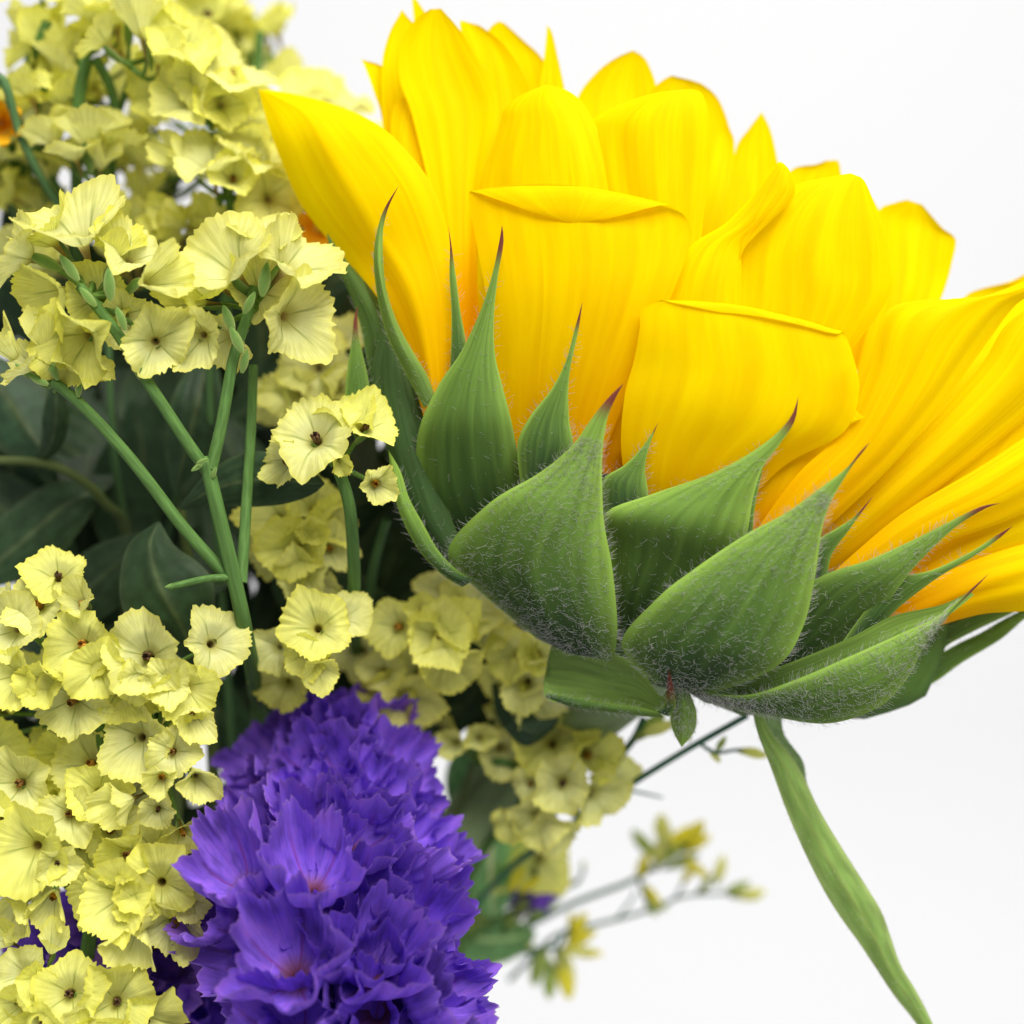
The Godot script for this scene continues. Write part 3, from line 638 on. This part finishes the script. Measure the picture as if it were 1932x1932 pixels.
	spray("yellow_statice", "yellow statice cluster with brown centres between the forked stem and the sunflower", [560, 2050, 26],
		[[1.0, 0.9, 560, 2050, 52, 560, 1500, 48, 562, 1300, 40, 562, 1160, 22, 575, 1060, 16]],
		[[[575, 1030, 18], [[525, 975, 115, -0.3, -0.3, 14], [590, 955, 100, 0.1, -0.5, 15], [560, 1035, 120, -0.1, 0.1, 12], [622, 1035, 95, 0.4, 0.1, 13], [570, 1082, 115, 0.0, 0.4, 13], [512, 1040, 90, -0.5, 0.2, 15], [630, 985, 90, 0.4, -0.2, 15], [590, 1000, 80, 0.1, 0.0, 11], [600, 1105, 90, 0.3, 0.5, 16]]]], "yellow", true, 0.6, 6.0)
	spray("yellow_statice", "pair of yellow statice florets with orange centres above the top of the purple head", [600, 2050, 24],
		[[0.9, 0.7, 600, 2050, 50, 590, 1500, 48, 588, 1330, 40, 586, 1270, 16]],
		[[[585, 1260, 13], [[600, 1185, 128, 0.1, -0.2, 7], [575, 1232, 85, -0.2, 0.1, 8], [603, 1262, 70, 0.3, 0.5, 7], [522, 1222, 85, -0.4, 0.0, 14], [650, 1160, 90, 0.4, -0.5, 12], [540, 1290, 100, -0.2, 0.3, 22]]]], "yellow")
	spray("yellow_statice", "yellow statice cluster tucked beneath the left green bracts of the sunflower", [790, 2050, 30],
		[[1.0, 0.9, 790, 2050, 54, 800, 1500, 48, 815, 1330, 36, 820, 1250, 20]],
		[[[820, 1230, 20], [[750, 1182, 105, -0.4, -0.1, 12], [800, 1155, 85, -0.1, -0.3, 11], [828, 1200, 115, 0.0, -0.05, 10], [862, 1175, 90, 0.4, -0.1, 12], [845, 1245, 115, 0.1, 0.45, 11], [885, 1150, 110, 0.1, -0.3, 16], [905, 1195, 105, 0.4, 0.1, 17], [835, 1110, 90, -0.1, -0.4, 18], [722, 1268, 80, -0.2, 0.0, 18], [768, 1318, 110, 0.2, 0.3, 18], [735, 1310, 100, -0.2, 0.3, 20], [790, 1270, 90, 0.1, 0.0, 20], [680, 1230, 100, -0.3, 0.1, 24], [940, 1160, 90, 0.3, -0.2, 20]]]], "yellow", true, 0.6, 10.0)
	spray("yellow_statice", "yellow statice sprig with dark throats just left of the bent lower bract", [1000, 2050, 34],
		[[0.9, 0.8, 860, 2050, 56, 880, 1650, 50, 950, 1420, 36, 990, 1330, 26]],
		[[[1000, 1300, 24], [[975, 1235, 95, -0.3, -0.2, 16], [1015, 1232, 80, 0.2, -0.2, 14], [995, 1290, 115, -0.1, 0.2, 16], [1015, 1325, 95, 0.2, 0.5, 17], [955, 1290, 80, -0.5, 0.1, 20]]]], "yellow", true, 0.6, 10.0)
	spray("yellow_statice", "blurred yellow statice sprig right of the purple head under the sunflower", [900, 2050, 40],
		[[0.9, 0.7, 840, 2050, 56, 870, 1700, 46, 980, 1520, 34, 1040, 1450, 24], [0.8, 0.6, 1010, 1480, 26, 960, 1440, 24, 900, 1440, 26]],
		[[[1050, 1460, 24], [[1040, 1400, 130, -0.1, -0.4, 22], [1110, 1425, 135, 0.35, -0.2, 22], [1062, 1478, 110, -0.05, 0.05, 17], [1120, 1500, 115, 0.4, 0.3, 20], [1010, 1545, 110, -0.4, 0.4, 20], [962, 1555, 70, -0.7, 0.2, 22], [1045, 1565, 100, 0.1, 0.6, 21], [1085, 1380, 110, 0.2, -0.5, 26], [1000, 1480, 70, -0.4, 0.2, 20], [1140, 1455, 100, 0.6, 0.0, 25]]],
		[[900, 1440, 28], [[860, 1402, 95, -0.2, -0.1, 24], [905, 1392, 95, 0.0, -0.2, 23], [945, 1415, 95, 0.1, 0.1, 25], [830, 1380, 80, -0.4, -0.2, 28], [960, 1370, 90, 0.2, -0.4, 28]]],
		[[1010, 1650, 50], [[1020, 1620, 110, 0.1, 0.0, 52], [960, 1650, 90, -0.3, 0.0, 54]]]], "yellow", true, 0.6, 10.0)
	# upper left
	spray("yellow_statice", "yellow statice arching at the top left, its cluster nearest to the long left petal", [300, 2050, 50],
		[[1.2, 1.0, 300, 2050, 66, 330, 1000, 56, 430, 560, 24, 445, 430, 18], [0.9, 0.7, 445, 420, 18, 420, 330, 17, 400, 250, 17], [0.8, 0.6, 440, 400, 18, 520, 440, 19, 580, 380, 20]],
		[[[420, 370, 17], [[340, 312, 105, -0.6, -0.35, 13], [402, 305, 155, 0.0, -0.55, 12], [470, 295, 135, 0.35, -0.5, 14], [512, 375, 125, 0.4, 0.35, 16], [470, 250, 115, 0.2, -0.6, 18], [440, 335, 90, 0.2, -0.1, 12], [530, 320, 110, 0.5, -0.3, 17]]],
		[[400, 240, 16], [[345, 95, 135, 0.2, -0.3, 11], [375, 145, 120, 0.2, 0.2, 12], [432, 140, 150, 0.4, -0.35, 13], [355, 185, 125, -0.2, 0.05, 12], [420, 195, 105, 0.3, 0.2, 14], [460, 175, 100, 0.6, -0.2, 16], [300, 170, 110, -0.3, 0.2, 18]]]], "yellow", true, 0.2, 9.0)
	spray("yellow_statice", "yellow statice with a green bract under it near the top edge, left of the middle", [150, 2050, 50],
		[[1.2, 1.0, 140, 2050, 66, 150, 700, 52, 148, 500, 34, 145, 400, 24, 148, 200, 18, 165, 110, 16], [0.8, 0.7, 180, 110, 16, 215, 190, 20, 212, 330, 26, 240, 600, 34], [0.6, 0.5, 245, 150, 20, 225, 210, 22, 212, 250, 24]],
		[[[240, 120, 14], [[192, 75, 115, -0.6, -0.45, 11], [265, 55, 150, -0.1, -0.65, 10], [300, 110, 110, 0.2, -0.3, 12], [240, 30, 110, 0.0, -0.8, 16], [320, 45, 110, 0.4, -0.6, 15]]],
		[[200, 330, 20], [[100, 258, 115, -0.45, -0.7, 16], [165, 255, 140, -0.05, -0.85, 14], [215, 268, 110, 0.35, -0.75, 16], [140, 290, 100, -0.2, -0.6, 13], [190, 310, 90, 0.2, -0.5, 15]]]], "yellow", true, 0.2, 9.0)
	spray("yellow_statice", "out of focus yellow statice filling the top left corner", [20, 2050, 60],
		[[1.0, 0.8, 60, 2050, 80, 90, 800, 72, 40, 460, 52, 25, 220, 36, 90, 40, 30], [0.9, 0.7, -10, 150, 34, 40, 240, 34, 90, 320, 36, 120, 380, 38], [0.8, 0.6, 20, 150, 30, 120, 180, 30, 180, 190, 30]],
		[[[60, 150, 36], scatter(20, -30, -30, 260, 180, 24, 40, 90, 140, 0.5)], [[60, 280, 40], scatter(14, -30, 180, 150, 380, 30, 44, 100, 130)]], "yellow", false, 0.15)
	spray("yellow_statice", "hazy far yellow statice at the top, beside the white gap left of the sunflower", [420, 2050, 70],
		[[1.1, 0.8, 420, 2050, 84, 470, 700, 60, 480, 250, 52, 490, 60, 50]],
		[[[460, 100, 54], scatter(17, 300, -40, 520, 130, 44, 62, 90, 140, 0.5)], [[440, 280, 54], scatter(20, 200, 130, 560, 350, 40, 56, 90, 130, 0.5)], [[590, 260, 46], [[585, 185, 110, 0.0, -0.5, 40], [640, 215, 110, 0.2, -0.5, 42], [560, 230, 110, -0.2, -0.3, 44], [600, 160, 80, 0.2, -0.6, 46], [680, 250, 90, 0.2, -0.5, 44]]]], "yellow", false, 0.15)
	spray("yellow_statice", "soft yellow statice behind the two sharp forked clusters at the left", [330, 2050, 60],
		[[1.1, 0.8, 330, 2050, 80, 320, 900, 70, 320, 480, 44]],
		[[[320, 470, 40], scatter(14, 230, 380, 430, 540, 26, 40, 100, 140, 0.3)], [[620, 700, 34], [[600, 690, 130, 0.0, 0.1, 26], [640, 640, 110, 0.2, -0.3, 28], [560, 740, 110, -0.3, 0.2, 26], [590, 480, 110, 0.2, -0.2, 32], [640, 730, 100, 0.2, 0.2, 28], [520, 760, 90, -0.4, 0.3, 28]]], [[40, 420, 40], scatter(8, -20, 290, 100, 520, 34, 46, 90, 130)]], "yellow", false, 0.15)

func bare_stems() -> void:
	for l in [["thin green stem standing behind the right fork of the front yellow spray", [0.7, 0.6, 470, 2050, 60, 430, 1300, 44, 400, 900, 30, 395, 640, 24]],
			["dim green stem between the two left forks of the front yellow spray", [0.7, 0.55, 300, 2050, 66, 260, 1200, 50, 215, 860, 34, 205, 640, 28]],
			["slanting dim green stem crossing behind the two forks of the front yellow spray", [0.6, 0.5, 200, 2050, 66, 290, 1200, 52, 350, 860, 36, 405, 640, 30]],
			["green stem rising on the right of the small cluster beside the sunflower's bracts", [0.8, 0.7, 690, 2050, 60, 690, 1300, 44, 700, 1100, 30, 730, 980, 24]],
			["blue green stem at the far left edge rising to the top left yellow statice", [0.8, 0.6, -60, 600, 40, -10, 160, 22, 40, 260, 24, 75, 330, 26, 130, 420, 30]]]:
		var t := thing("bare_sprig", l[0], "sprig", px(l[1][2], l[1][3], l[1][4]))
		var st := Acc.new()
		stalks(st, [l[1]], Color(0.08, 0.17, 0.06))
		finish(t, st)

func purple_statice() -> void:
	rng.seed = 21
	var fl := []
	# rows of florets up the head, which leans back into the picture
	var rows := [[1985, 540, 840, 3, 240, -4], [1890, 520, 830, 4, 230, -2], [1795, 480, 800, 4, 215, 1], [1705, 450, 795, 4, 205, 4], [1620, 450, 800, 4, 195, 8], [1535, 470, 800, 4, 180, 12], [1460, 490, 780, 4, 160, 18], [1400, 510, 735, 4, 140, 23], [1352, 580, 680, 3, 115, 27]]
	for r in rows:
		for k in int(r[3]):
			var t: float = (k + 0.5 + rng.randf_range(-0.25, 0.25)) / r[3]
			var q := t * 2.0 - 1.0
			fl.append([lerpf(r[1], r[2], t), r[0] + rng.randf_range(-20, 20), r[4] * rng.randf_range(0.85, 1.1), q * 0.5 + rng.randf_range(-0.15, 0.15), -0.52 + rng.randf_range(-0.22, 0.2), r[5] + q * q * 9.0 + rng.randf_range(-1, 2)])
	for e in [[385, 1640, 110, -0.75, -0.3, 6], [555, 1835, 230, -0.05, -0.62, -8], [560, 1975, 260, -0.1, -0.5, -8], [460, 1665, 180, -0.2, -0.72, -3], [590, 1670, 190, 0.05, -0.75, -4], [800, 1890, 200, 0.5, -0.5, -1], [700, 1835, 210, 0.2, -0.62, -4], [420, 1740, 150, -0.6, -0.5, 1]]: fl.append(e)
	var t := spray("purple_statice", "big ruffled violet statice head at the bottom, left of centre", [660, 2100, 14],
		[[2.2, 2.0, 690, 2150, 14, 660, 1900, 16, 650, 1700, 20, 640, 1480, 30]], [[[650, 1720, 20], fl]], "purple", false, 0.1)
	spray("purple_statice", "shaded purple statice behind the yellow florets at the lower left", [250, 2100, 34],
		[[1.6, 1.4, 260, 2120, 34, 240, 1900, 34, 180, 1760, 34]], [[[220, 1830, 36], scatter(7, 120, 1720, 230, 1860, 18, 28, 130, 170, 0.2) + scatter(12, 190, 1800, 400, 1960, 20, 34, 130, 180, 0.2)]], "purple", false, 0.1)
	spray("purple_statice", "tiny blurred purple statice far behind, right of the big violet head", [980, 2100, 66],
		[[0.8, 0.6, 780, 2100, 66, 850, 1820, 64, 930, 1740, 63, 985, 1710, 70]], [[[985, 1720, 72], [[978, 1640, 62, 0.0, -0.4, 68], [1012, 1680, 66, 0.4, -0.1, 68], [988, 1692, 60, 0.0, 0.1, 69]]]], "purple", false, 0.1)

# ------------------------------------------------------------------ leaves, sprigs, orange flowers
func leaf_sheet(pts: Array, bul: float, dark: float) -> ArrayMesh:   # pts: [x, y, d, half width px]
	var acc := Acc.new()
	var rows := []
	for k in pts.size():
		var a: Array = pts[maxi(k - 1, 0)]; var b: Array = pts[mini(k + 1, pts.size() - 1)]
		var dir := Vector2(b[0] - a[0], b[1] - a[1]).normalized()
		var n := Vector2(dir.y, -dir.x) * float(pts[k][3])
		rows.append([pts[k][0] + n.x, pts[k][1] + n.y, pts[k][0] - n.x, pts[k][1] - n.y, pts[k][2]])
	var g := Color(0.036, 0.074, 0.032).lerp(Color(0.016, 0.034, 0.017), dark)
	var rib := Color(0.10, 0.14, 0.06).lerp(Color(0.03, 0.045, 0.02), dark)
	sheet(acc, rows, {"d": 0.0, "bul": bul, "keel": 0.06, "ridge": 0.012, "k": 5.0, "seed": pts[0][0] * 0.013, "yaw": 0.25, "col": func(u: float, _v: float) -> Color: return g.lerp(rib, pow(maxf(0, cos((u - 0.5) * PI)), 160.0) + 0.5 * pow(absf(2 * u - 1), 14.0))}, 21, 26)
	return acc.mesh()

func leaf_branch(label: String, foot: Array, twig: Array, leaves: Array) -> void:
	var t := thing("leaf_branch", label, "foliage", px(foot[0], foot[1], foot[2]), "dark green leaf branches")
	var st := Acc.new()
	stalks(st, twig, Color(0.10, 0.14, 0.04))
	finish(t, st, "twig")
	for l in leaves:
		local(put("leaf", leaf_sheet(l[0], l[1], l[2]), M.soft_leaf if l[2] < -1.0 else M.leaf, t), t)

func random_leaves(n: int, x0: float, y0: float, x1: float, y1: float, d0: float, d1: float) -> Array:
	var out := []
	for k in n:
		var p := Vector2(rng.randf_range(x0, x1), rng.randf_range(y0, y1))
		var a := rng.randf_range(-2.6, -0.5)
		var dir := Vector2(cos(a), sin(a))
		var ln := rng.randf_range(220, 380); var w := rng.randf_range(45, 80)
		var d := rng.randf_range(d0, d1); var sl := rng.randf_range(-8, 8)
		var q := []
		for e in [[-0.5, 3.0 / w], [-0.35, 0.55], [-0.1, 1.0], [0.15, 0.95], [0.35, 0.55], [0.5, 0.02]]:
			var o: Vector2 = p + dir * ln * float(e[0]) + dir.orthogonal() * ln * 0.12 * float(e[0]) * float(e[0]) * 4.0 * (1.0 if k % 2 else -1.0)
			q.append([o.x, o.y, d + sl * e[0], w * e[1]])
		out.append([q, rng.randf_range(-0.15, 0.2), rng.randf_range(0.0, 0.8)])
	return out

func foliage() -> void:
	rng.seed = 9
	leaf_branch("dark leaf with a pale midrib hanging below the forked yellow statice stem", [330, 2080, 34], [[1.2, 0.8, 330, 2080, 34, 330, 1400, 28, 300, 1050, 20, 290, 1000, 18]],
		[[[[300, 985, 14, 3], [285, 1030, 12, 45], [300, 1090, 10, 80], [325, 1140, 10, 86], [350, 1190, 12, 62], [370, 1230, 14, 30], [385, 1260, 15, 2]], 0.12, 0.1],
		[[[310, 1000, 26, 4], [230, 1060, 26, 50], [170, 1110, 28, 60], [110, 1160, 30, 40], [60, 1190, 30, 3]], 0.1, 0.6]])
	leaf_branch("pointed dark leaf reaching right behind the forked yellow statice stem", [420, 2080, 40], [[1.2, 0.8, 420, 2080, 40, 400, 1400, 32, 340, 960, 18]],
		[[[[340, 960, 14, 3], [400, 925, 10, 32], [470, 905, 8, 52], [540, 905, 7, 46], [590, 912, 8, 22], [612, 912, 8, 2]], 0.1, 0.15],
		[[[330, 930, 26, 4], [350, 850, 26, 40], [370, 770, 26, 50], [385, 700, 28, 30], [390, 650, 28, 3]], 0.1, 0.3]])
	leaf_branch("grey green leaves on a yellowish twig at the left edge, out of focus", [180, 2080, 44], [[0.9, 0.7, 200, 2080, 60, 215, 1500, 56, 240, 1050, 40, 195, 945, 30, 105, 880, 26, -20, 868, 24]],
		[[[[60, 880, 26, 3], [95, 840, 24, 20], [105, 790, 22, 26], [106, 740, 22, 16], [108, 700, 22, 2]], 0.2, 0.0],
		[[[200, 920, 32, 4], [130, 950, 30, 50], [60, 1010, 30, 64], [0, 1060, 30, 50], [-60, 1110, 30, 3]], 0.15, 0.1],
		[[[110, 880, 28, 3], [60, 820, 30, 60], [20, 760, 32, 70], [-20, 700, 32, 40], [-40, 660, 32, 3]], 0.12, 0.25]])
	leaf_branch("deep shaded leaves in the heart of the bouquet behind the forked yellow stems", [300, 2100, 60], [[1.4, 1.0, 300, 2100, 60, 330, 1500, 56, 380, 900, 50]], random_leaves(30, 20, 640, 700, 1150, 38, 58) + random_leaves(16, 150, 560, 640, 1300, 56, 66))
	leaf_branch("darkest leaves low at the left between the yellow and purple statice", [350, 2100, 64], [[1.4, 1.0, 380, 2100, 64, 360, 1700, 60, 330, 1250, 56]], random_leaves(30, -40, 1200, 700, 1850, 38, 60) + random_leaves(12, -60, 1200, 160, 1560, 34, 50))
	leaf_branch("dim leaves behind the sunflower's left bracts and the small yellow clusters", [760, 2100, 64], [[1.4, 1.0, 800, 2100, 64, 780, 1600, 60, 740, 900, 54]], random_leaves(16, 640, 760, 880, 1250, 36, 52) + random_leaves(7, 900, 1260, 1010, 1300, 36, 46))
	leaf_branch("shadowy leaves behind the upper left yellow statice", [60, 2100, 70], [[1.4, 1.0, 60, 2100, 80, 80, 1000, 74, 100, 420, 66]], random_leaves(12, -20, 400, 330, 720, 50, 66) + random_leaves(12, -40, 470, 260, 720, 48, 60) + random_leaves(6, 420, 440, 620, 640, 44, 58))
	# pale green leaf behind the purple head
	leaf_branch("small green leaf between the blurred yellow sprig and the lower left bracts", [1000, 2100, 56], [[0.8, 0.6, 830, 2100, 56, 850, 1600, 50, 930, 1360, 34]], [[[[930, 1730, 62, 14], [925, 1650, 61, 62], [925, 1560, 60, 82], [935, 1480, 60, 74], [955, 1420, 60, 42], [985, 1370, 60, 3]], 0.1, -13.0],
		[[[1010, 1760, 70, 6], [965, 1770, 70, 40], [900, 1770, 70, 56], [850, 1740, 70, 30], [820, 1720, 70, 3]], 0.1, -8.0],
		[[[870, 1560, 56, 3], [880, 1500, 56, 40], [895, 1440, 56, 44], [915, 1390, 56, 3]], 0.1, -4.0],
		[[[930, 1290, 30, 3], [960, 1340, 28, 26], [1000, 1380, 26, 30], [1030, 1370, 26, 14], [1055, 1355, 26, 2]], 0.2, 0.0]])

func sprig(label: String, foot: Array, lines: Array, buds: Array) -> void:
	for l in lines:
		for k in range(4, l.size(), 3): l[k] += 18.0 if l[k] > 50.0 else 0.0
	for b in buds: b[2] += 18 if b[2] > 50 else 0
	var t := thing("flower_sprig", label, "sprig", px(foot[0], foot[1], foot[2]), "thin yellow flower sprigs behind")
	var st := Acc.new()
	stalks(st, lines, Color(0.06, 0.19, 0.11), 1.5)
	finish(t, st)
	for b in buds:   # [x, y, d, length px, direction degrees, kind]
		var a := deg_to_rad(b[4])
		var n := Vector3(cos(a), sin(a), rng.randf_range(-0.4, 0.4)).normalized()
		var s: float = b[3] * 0.88 / 1.6 / PXMM * 0.001 * (D + b[2] * 0.001) / D
		var o := put("bud", bud_meshes[b[5]], M.bud, t)
		o.transform = Transform3D(aim(n, rng.randf() * TAU).scaled(Vector3(s * 1.15, s, s * 1.15)), px(b[0], b[1], b[2]) - t.position)

func sprigs() -> void:
	rng.seed = 4
	sprig("blurred sprig with a plump yellow and green head on white, right of the violet head", [900, 1900, 60],
		[[0.42, 0.3, 880, 1950, 62, 930, 1800, 60, 1055, 1717, 58, 1189, 1663, 56, 1240, 1630, 56, 1290, 1590, 56], [0.3, 0.2, 1042, 1687, 58, 1087, 1664, 58, 1102, 1640, 58], [0.25, 0.2, 1205, 1655, 56, 1216, 1690, 56, 1222, 1712, 56]],
		[[1200, 1660, 56, 70, 70, 0], [1225, 1640, 56, 80, 40, 2], [1235, 1645, 55, 90, 75, 1], [1250, 1620, 56, 90, 50, 0], [1270, 1610, 57, 80, 30, 0], [1260, 1605, 55, 85, 100, 1], [1240, 1625, 58, 80, 125, 2], [1290, 1600, 56, 75, 62, 0], [1250, 1640, 55, 80, 20, 2], [1280, 1615, 55, 75, -40, 0], [1210, 1665, 56, 60, -50, 0], [1218, 1690, 56, 50, -65, 2], [1098, 1645, 58, 24, 80, 2], [1085, 1672, 58, 24, 60, 2]])
	sprig("fine trailing sprig with a few separate yellow buds, pointing right over white", [1000, 1900, 62],
		[[0.34, 0.18, 960, 1850, 64, 1040, 1772, 62, 1096, 1752, 60, 1180, 1730, 58, 1234, 1714, 58, 1276, 1695, 58, 1314, 1688, 58, 1394, 1685, 58], [0.25, 0.2, 1314, 1688, 58, 1330, 1665, 58, 1345, 1650, 58], [0.2, 0.15, 1165, 1732, 58, 1190, 1700, 58, 1200, 1680, 58], [0.2, 0.16, 1272, 1697, 58, 1285, 1675, 58, 1292, 1660, 58]],
		[[1352, 1672, 58, 68, 80, 1], [1375, 1690, 58, 70, 6, 1], [1362, 1688, 58, 60, 28, 2], [1390, 1690, 58, 50, -10, 1], [1316, 1688, 58, 45, 55, 2], [1288, 1670, 58, 60, 70, 0], [1222, 1716, 58, 40, 10, 2]])
	sprig("low blurred sprig with drooping yellow petals near the lower right corner of the violet head", [880, 1960, 60],
		[[0.4, 0.25, 850, 1960, 62, 870, 1850, 60, 908, 1823, 58, 997, 1794, 56, 1042, 1787, 56, 1060, 1800, 56], [0.3, 0.2, 1050, 1790, 56, 1062, 1765, 56, 1078, 1745, 56]],
		[[1050, 1785, 56, 90, -70, 1], [1056, 1810, 55, 84, -78, 0], [1060, 1790, 56, 80, 35, 0], [1030, 1780, 56, 90, -105, 2], [1045, 1800, 55, 80, 10, 1], [1078, 1800, 56, 60, 4, 0], [1070, 1775, 57, 70, 60, 0], [1082, 1765, 57, 56, 95, 0], [1000, 1800, 57, 80, 100, 1], [1020, 1800, 56, 60, -60, 2], [1040, 1820, 55, 70, -95, 2], [988, 1790, 57, 60, 120, 1]])
	sprig("dark teal stalks with one small bud running up to the sunflower's back", [1000, 1900, 44],
		[[0.42, 0.34, 840, 1780, 54, 960, 1640, 50, 1110, 1540, 40, 1170, 1493, 36, 1290, 1418, 30, 1410, 1350, 26], [0.5, 0.35, 1080, 1560, 42, 1164, 1435, 36, 1195, 1395, 34, 1214, 1355, 32], [0.22, 0.18, 1324, 1405, 30, 1350, 1420, 31, 1390, 1415, 32, 1410, 1420, 32], [0.2, 0.12, 1180, 1490, 40, 1220, 1498, 44, 1250, 1505, 46]],
		[[1388, 1415, 32, 60, -12, 1], [1350, 1420, 31, 40, 60, 2], [1190, 1400, 34, 90, 45, 2], [1205, 1390, 33, 80, 30, 1], [1300, 1400, 31, 40, 95, 1], [1340, 1412, 31, 40, -60, 1]])
	sprig("pale green and yellow buds crowded beside the violet head's right edge", [900, 1960, 56],
		[[0.5, 0.4, 880, 1960, 56, 915, 1780, 54, 930, 1690, 52, 960, 1670, 52], [0.4, 0.3, 920, 1740, 54, 900, 1680, 54, 890, 1620, 54]],
		[[962, 1690, 50, 70, 70, 0], [975, 1690, 50, 60, 40, 0], [930, 1690, 52, 90, 95, 1], [915, 1740, 52, 100, 70, 2], [900, 1760, 52, 110, 110, 2], [950, 1760, 52, 110, 60, 2], [935, 1720, 52, 90, 40, 2], [880, 1700, 54, 110, 100, 2], [890, 1780, 52, 100, 80, 2], [990, 1740, 54, 100, 45, 2], [940, 1660, 52, 60, 85, 0]])

func orange_flower(label: String, x: float, y: float, d: float, n: int, ln: float) -> void:
	var t := thing("orange_flower", label, "flower", px(x, y + 900, d + 10), "half hidden orange flowers")
	var st := Acc.new()
	stalks(st, [[0.9, 0.8, x + 40, y + 900, d + 50, x + 20, y + 250, d + 44, x, y + 10, d + 4]])
	finish(t, st)
	for k in n:
		var a := TAU * k / n + 0.4
		var p := [[x - 6 * sin(a), y - 6 * cos(a)], [0, 0]]
		var acc := Acc.new()
		var dir := Vector2(cos(a), sin(a)); var o := Vector2(x, y)
		var rows := []
		for e in [[0.05, 0.10], [0.35, 0.24], [0.65, 0.30], [0.9, 0.20]]:
			var q := o + dir * ln * float(e[0]); var w := dir.orthogonal() * ln * float(e[1])
			rows.append([q.x + w.x, q.y + w.y, q.x - w.x, q.y - w.y, -6.0 * e[0]])
		var tip := o + dir * ln
		rows.append([tip.x, tip.y])
		sheet(acc, rows, {"d": d, "slope": -6.0, "bul": -0.2, "col": func(_u, v): return Color(0.88, 0.36, 0.01).lerp(Color(0.92, 0.62, 0.03), v)}, 9, 14)
		local(put("petal", acc.mesh(), M.petal, t), t)

func orange_flowers() -> void:
	rng.seed = 3
	orange_flower("small orange flower behind yellow statice on the left edge", 2, 232, 32, 6, 46)
	orange_flower("small orange flower half hidden under the upper yellow cluster left of the long petal", 482, 425, 36, 6, 44)
	orange_flower("orange flower peeping out directly under the long left sunflower petal", 606, 428, 34, 6, 50)
	orange_flower("orange bloom just right of the half hidden one beneath the upper yellow cluster", 536, 395, 38, 6, 44)

# ------------------------------------------------------------------
func _ready() -> void:
	var cam := Camera3D.new()
	cam.name = "camera"
	cam.position = Vector3(0, YC, D)
	var att := CameraAttributesPhysical.new()
	att.frustum_focal_length = 12.0 / (75.0 / 238.0)
	att.frustum_focus_distance = D
	att.frustum_near = 0.01
	att.frustum_far = 20.0
	att.exposure_aperture = att.frustum_focal_length / 8.0
	cam.attributes = att
	cam.fov = rad_to_deg(2.0 * atan(75.0 / 238.0))
	cam.near = 0.01; cam.far = 20.0
	add_child(cam)
	cam.current = true
	var env := Environment.new()
	env.background_mode = Environment.BG_COLOR
	env.background_color = Color(0.46, 0.46, 0.467).linear_to_srgb()   # the pale room round the table
	env.tonemap_mode = Environment.TONE_MAPPER_LINEAR
	env.tonemap_exposure = 1.0
	env.sdfgi_enabled = true; env.ssao_enabled = true; env.ssil_enabled = true
	var we := WorldEnvironment.new(); we.name = "environment"; we.environment = env
	add_child(we)
	# one soft box above, to the right and in front; another that lights the paper
	area("key_lamp", Vector3(0.25, 1.15, 0.70), Vector3(0, YC, 0), Vector2(0.7, 0.7), KEY)
	area("paper_lamp", Vector3(0.0, 1.9, 0.15), Vector3(0, 0.45, -0.9), Vector2(1.2, 0.5), PAPER)
	backdrop()
	make_materials()
	make_small()
	sunflower()
	yellow_statice()
	bare_stems()
	purple_statice()
	foliage()
	sprigs()
	orange_flowers()

const KEY := 2.4
const PAPER := 0.63

func area(called: String, at: Vector3, to: Vector3, size: Vector2, energy: float) -> void:
	var l := AreaLight3D.new()
	l.name = called; l.area_size = size; l.light_energy = energy
	l.light_color = Color(1.0, 0.985, 0.96)
	l.area_range = 6.0
	l.shadow_enabled = true
	add_child(l)
	l.look_at_from_position(at, to, Vector3.UP)

func backdrop() -> void:
	# a sheet of white paper that curves from the table up behind the flowers
	var acc := Acc.new()
	var p := PackedVector3Array(); var uv := PackedVector2Array(); var c := PackedColorArray()
	var prof := []
	for k in 9: prof.append(Vector2(-0.10 - 0.55 * k / 8.0, 0.0))
	for k in range(1, 13):
		var a := PI / 2 * k / 12.0
		prof.append(Vector2(-0.65 - 0.25 * sin(a), 0.25 - 0.25 * cos(a)))
	for k in range(1, 7): prof.append(Vector2(-0.90, 0.25 + 1.2 * k / 6.0))
	for j in prof.size():
		for i in 3:
			p.append(Vector3(-1.2 + 1.2 * i, prof[j].y, prof[j].x)); uv.append(Vector2(i / 2.0, j / 26.0)); c.append(Color(0.74, 0.75, 0.775))
	acc.grid(p, uv, c, 3, prof.size())
	var m := mat(0.9, 0.0, null, 0.0, null, 0.1)
	var o := put("backdrop", acc.mesh(), m, self)
	o.set_meta("kind", "structure")
	o.set_meta("label", "seamless white paper curving up behind the flowers")
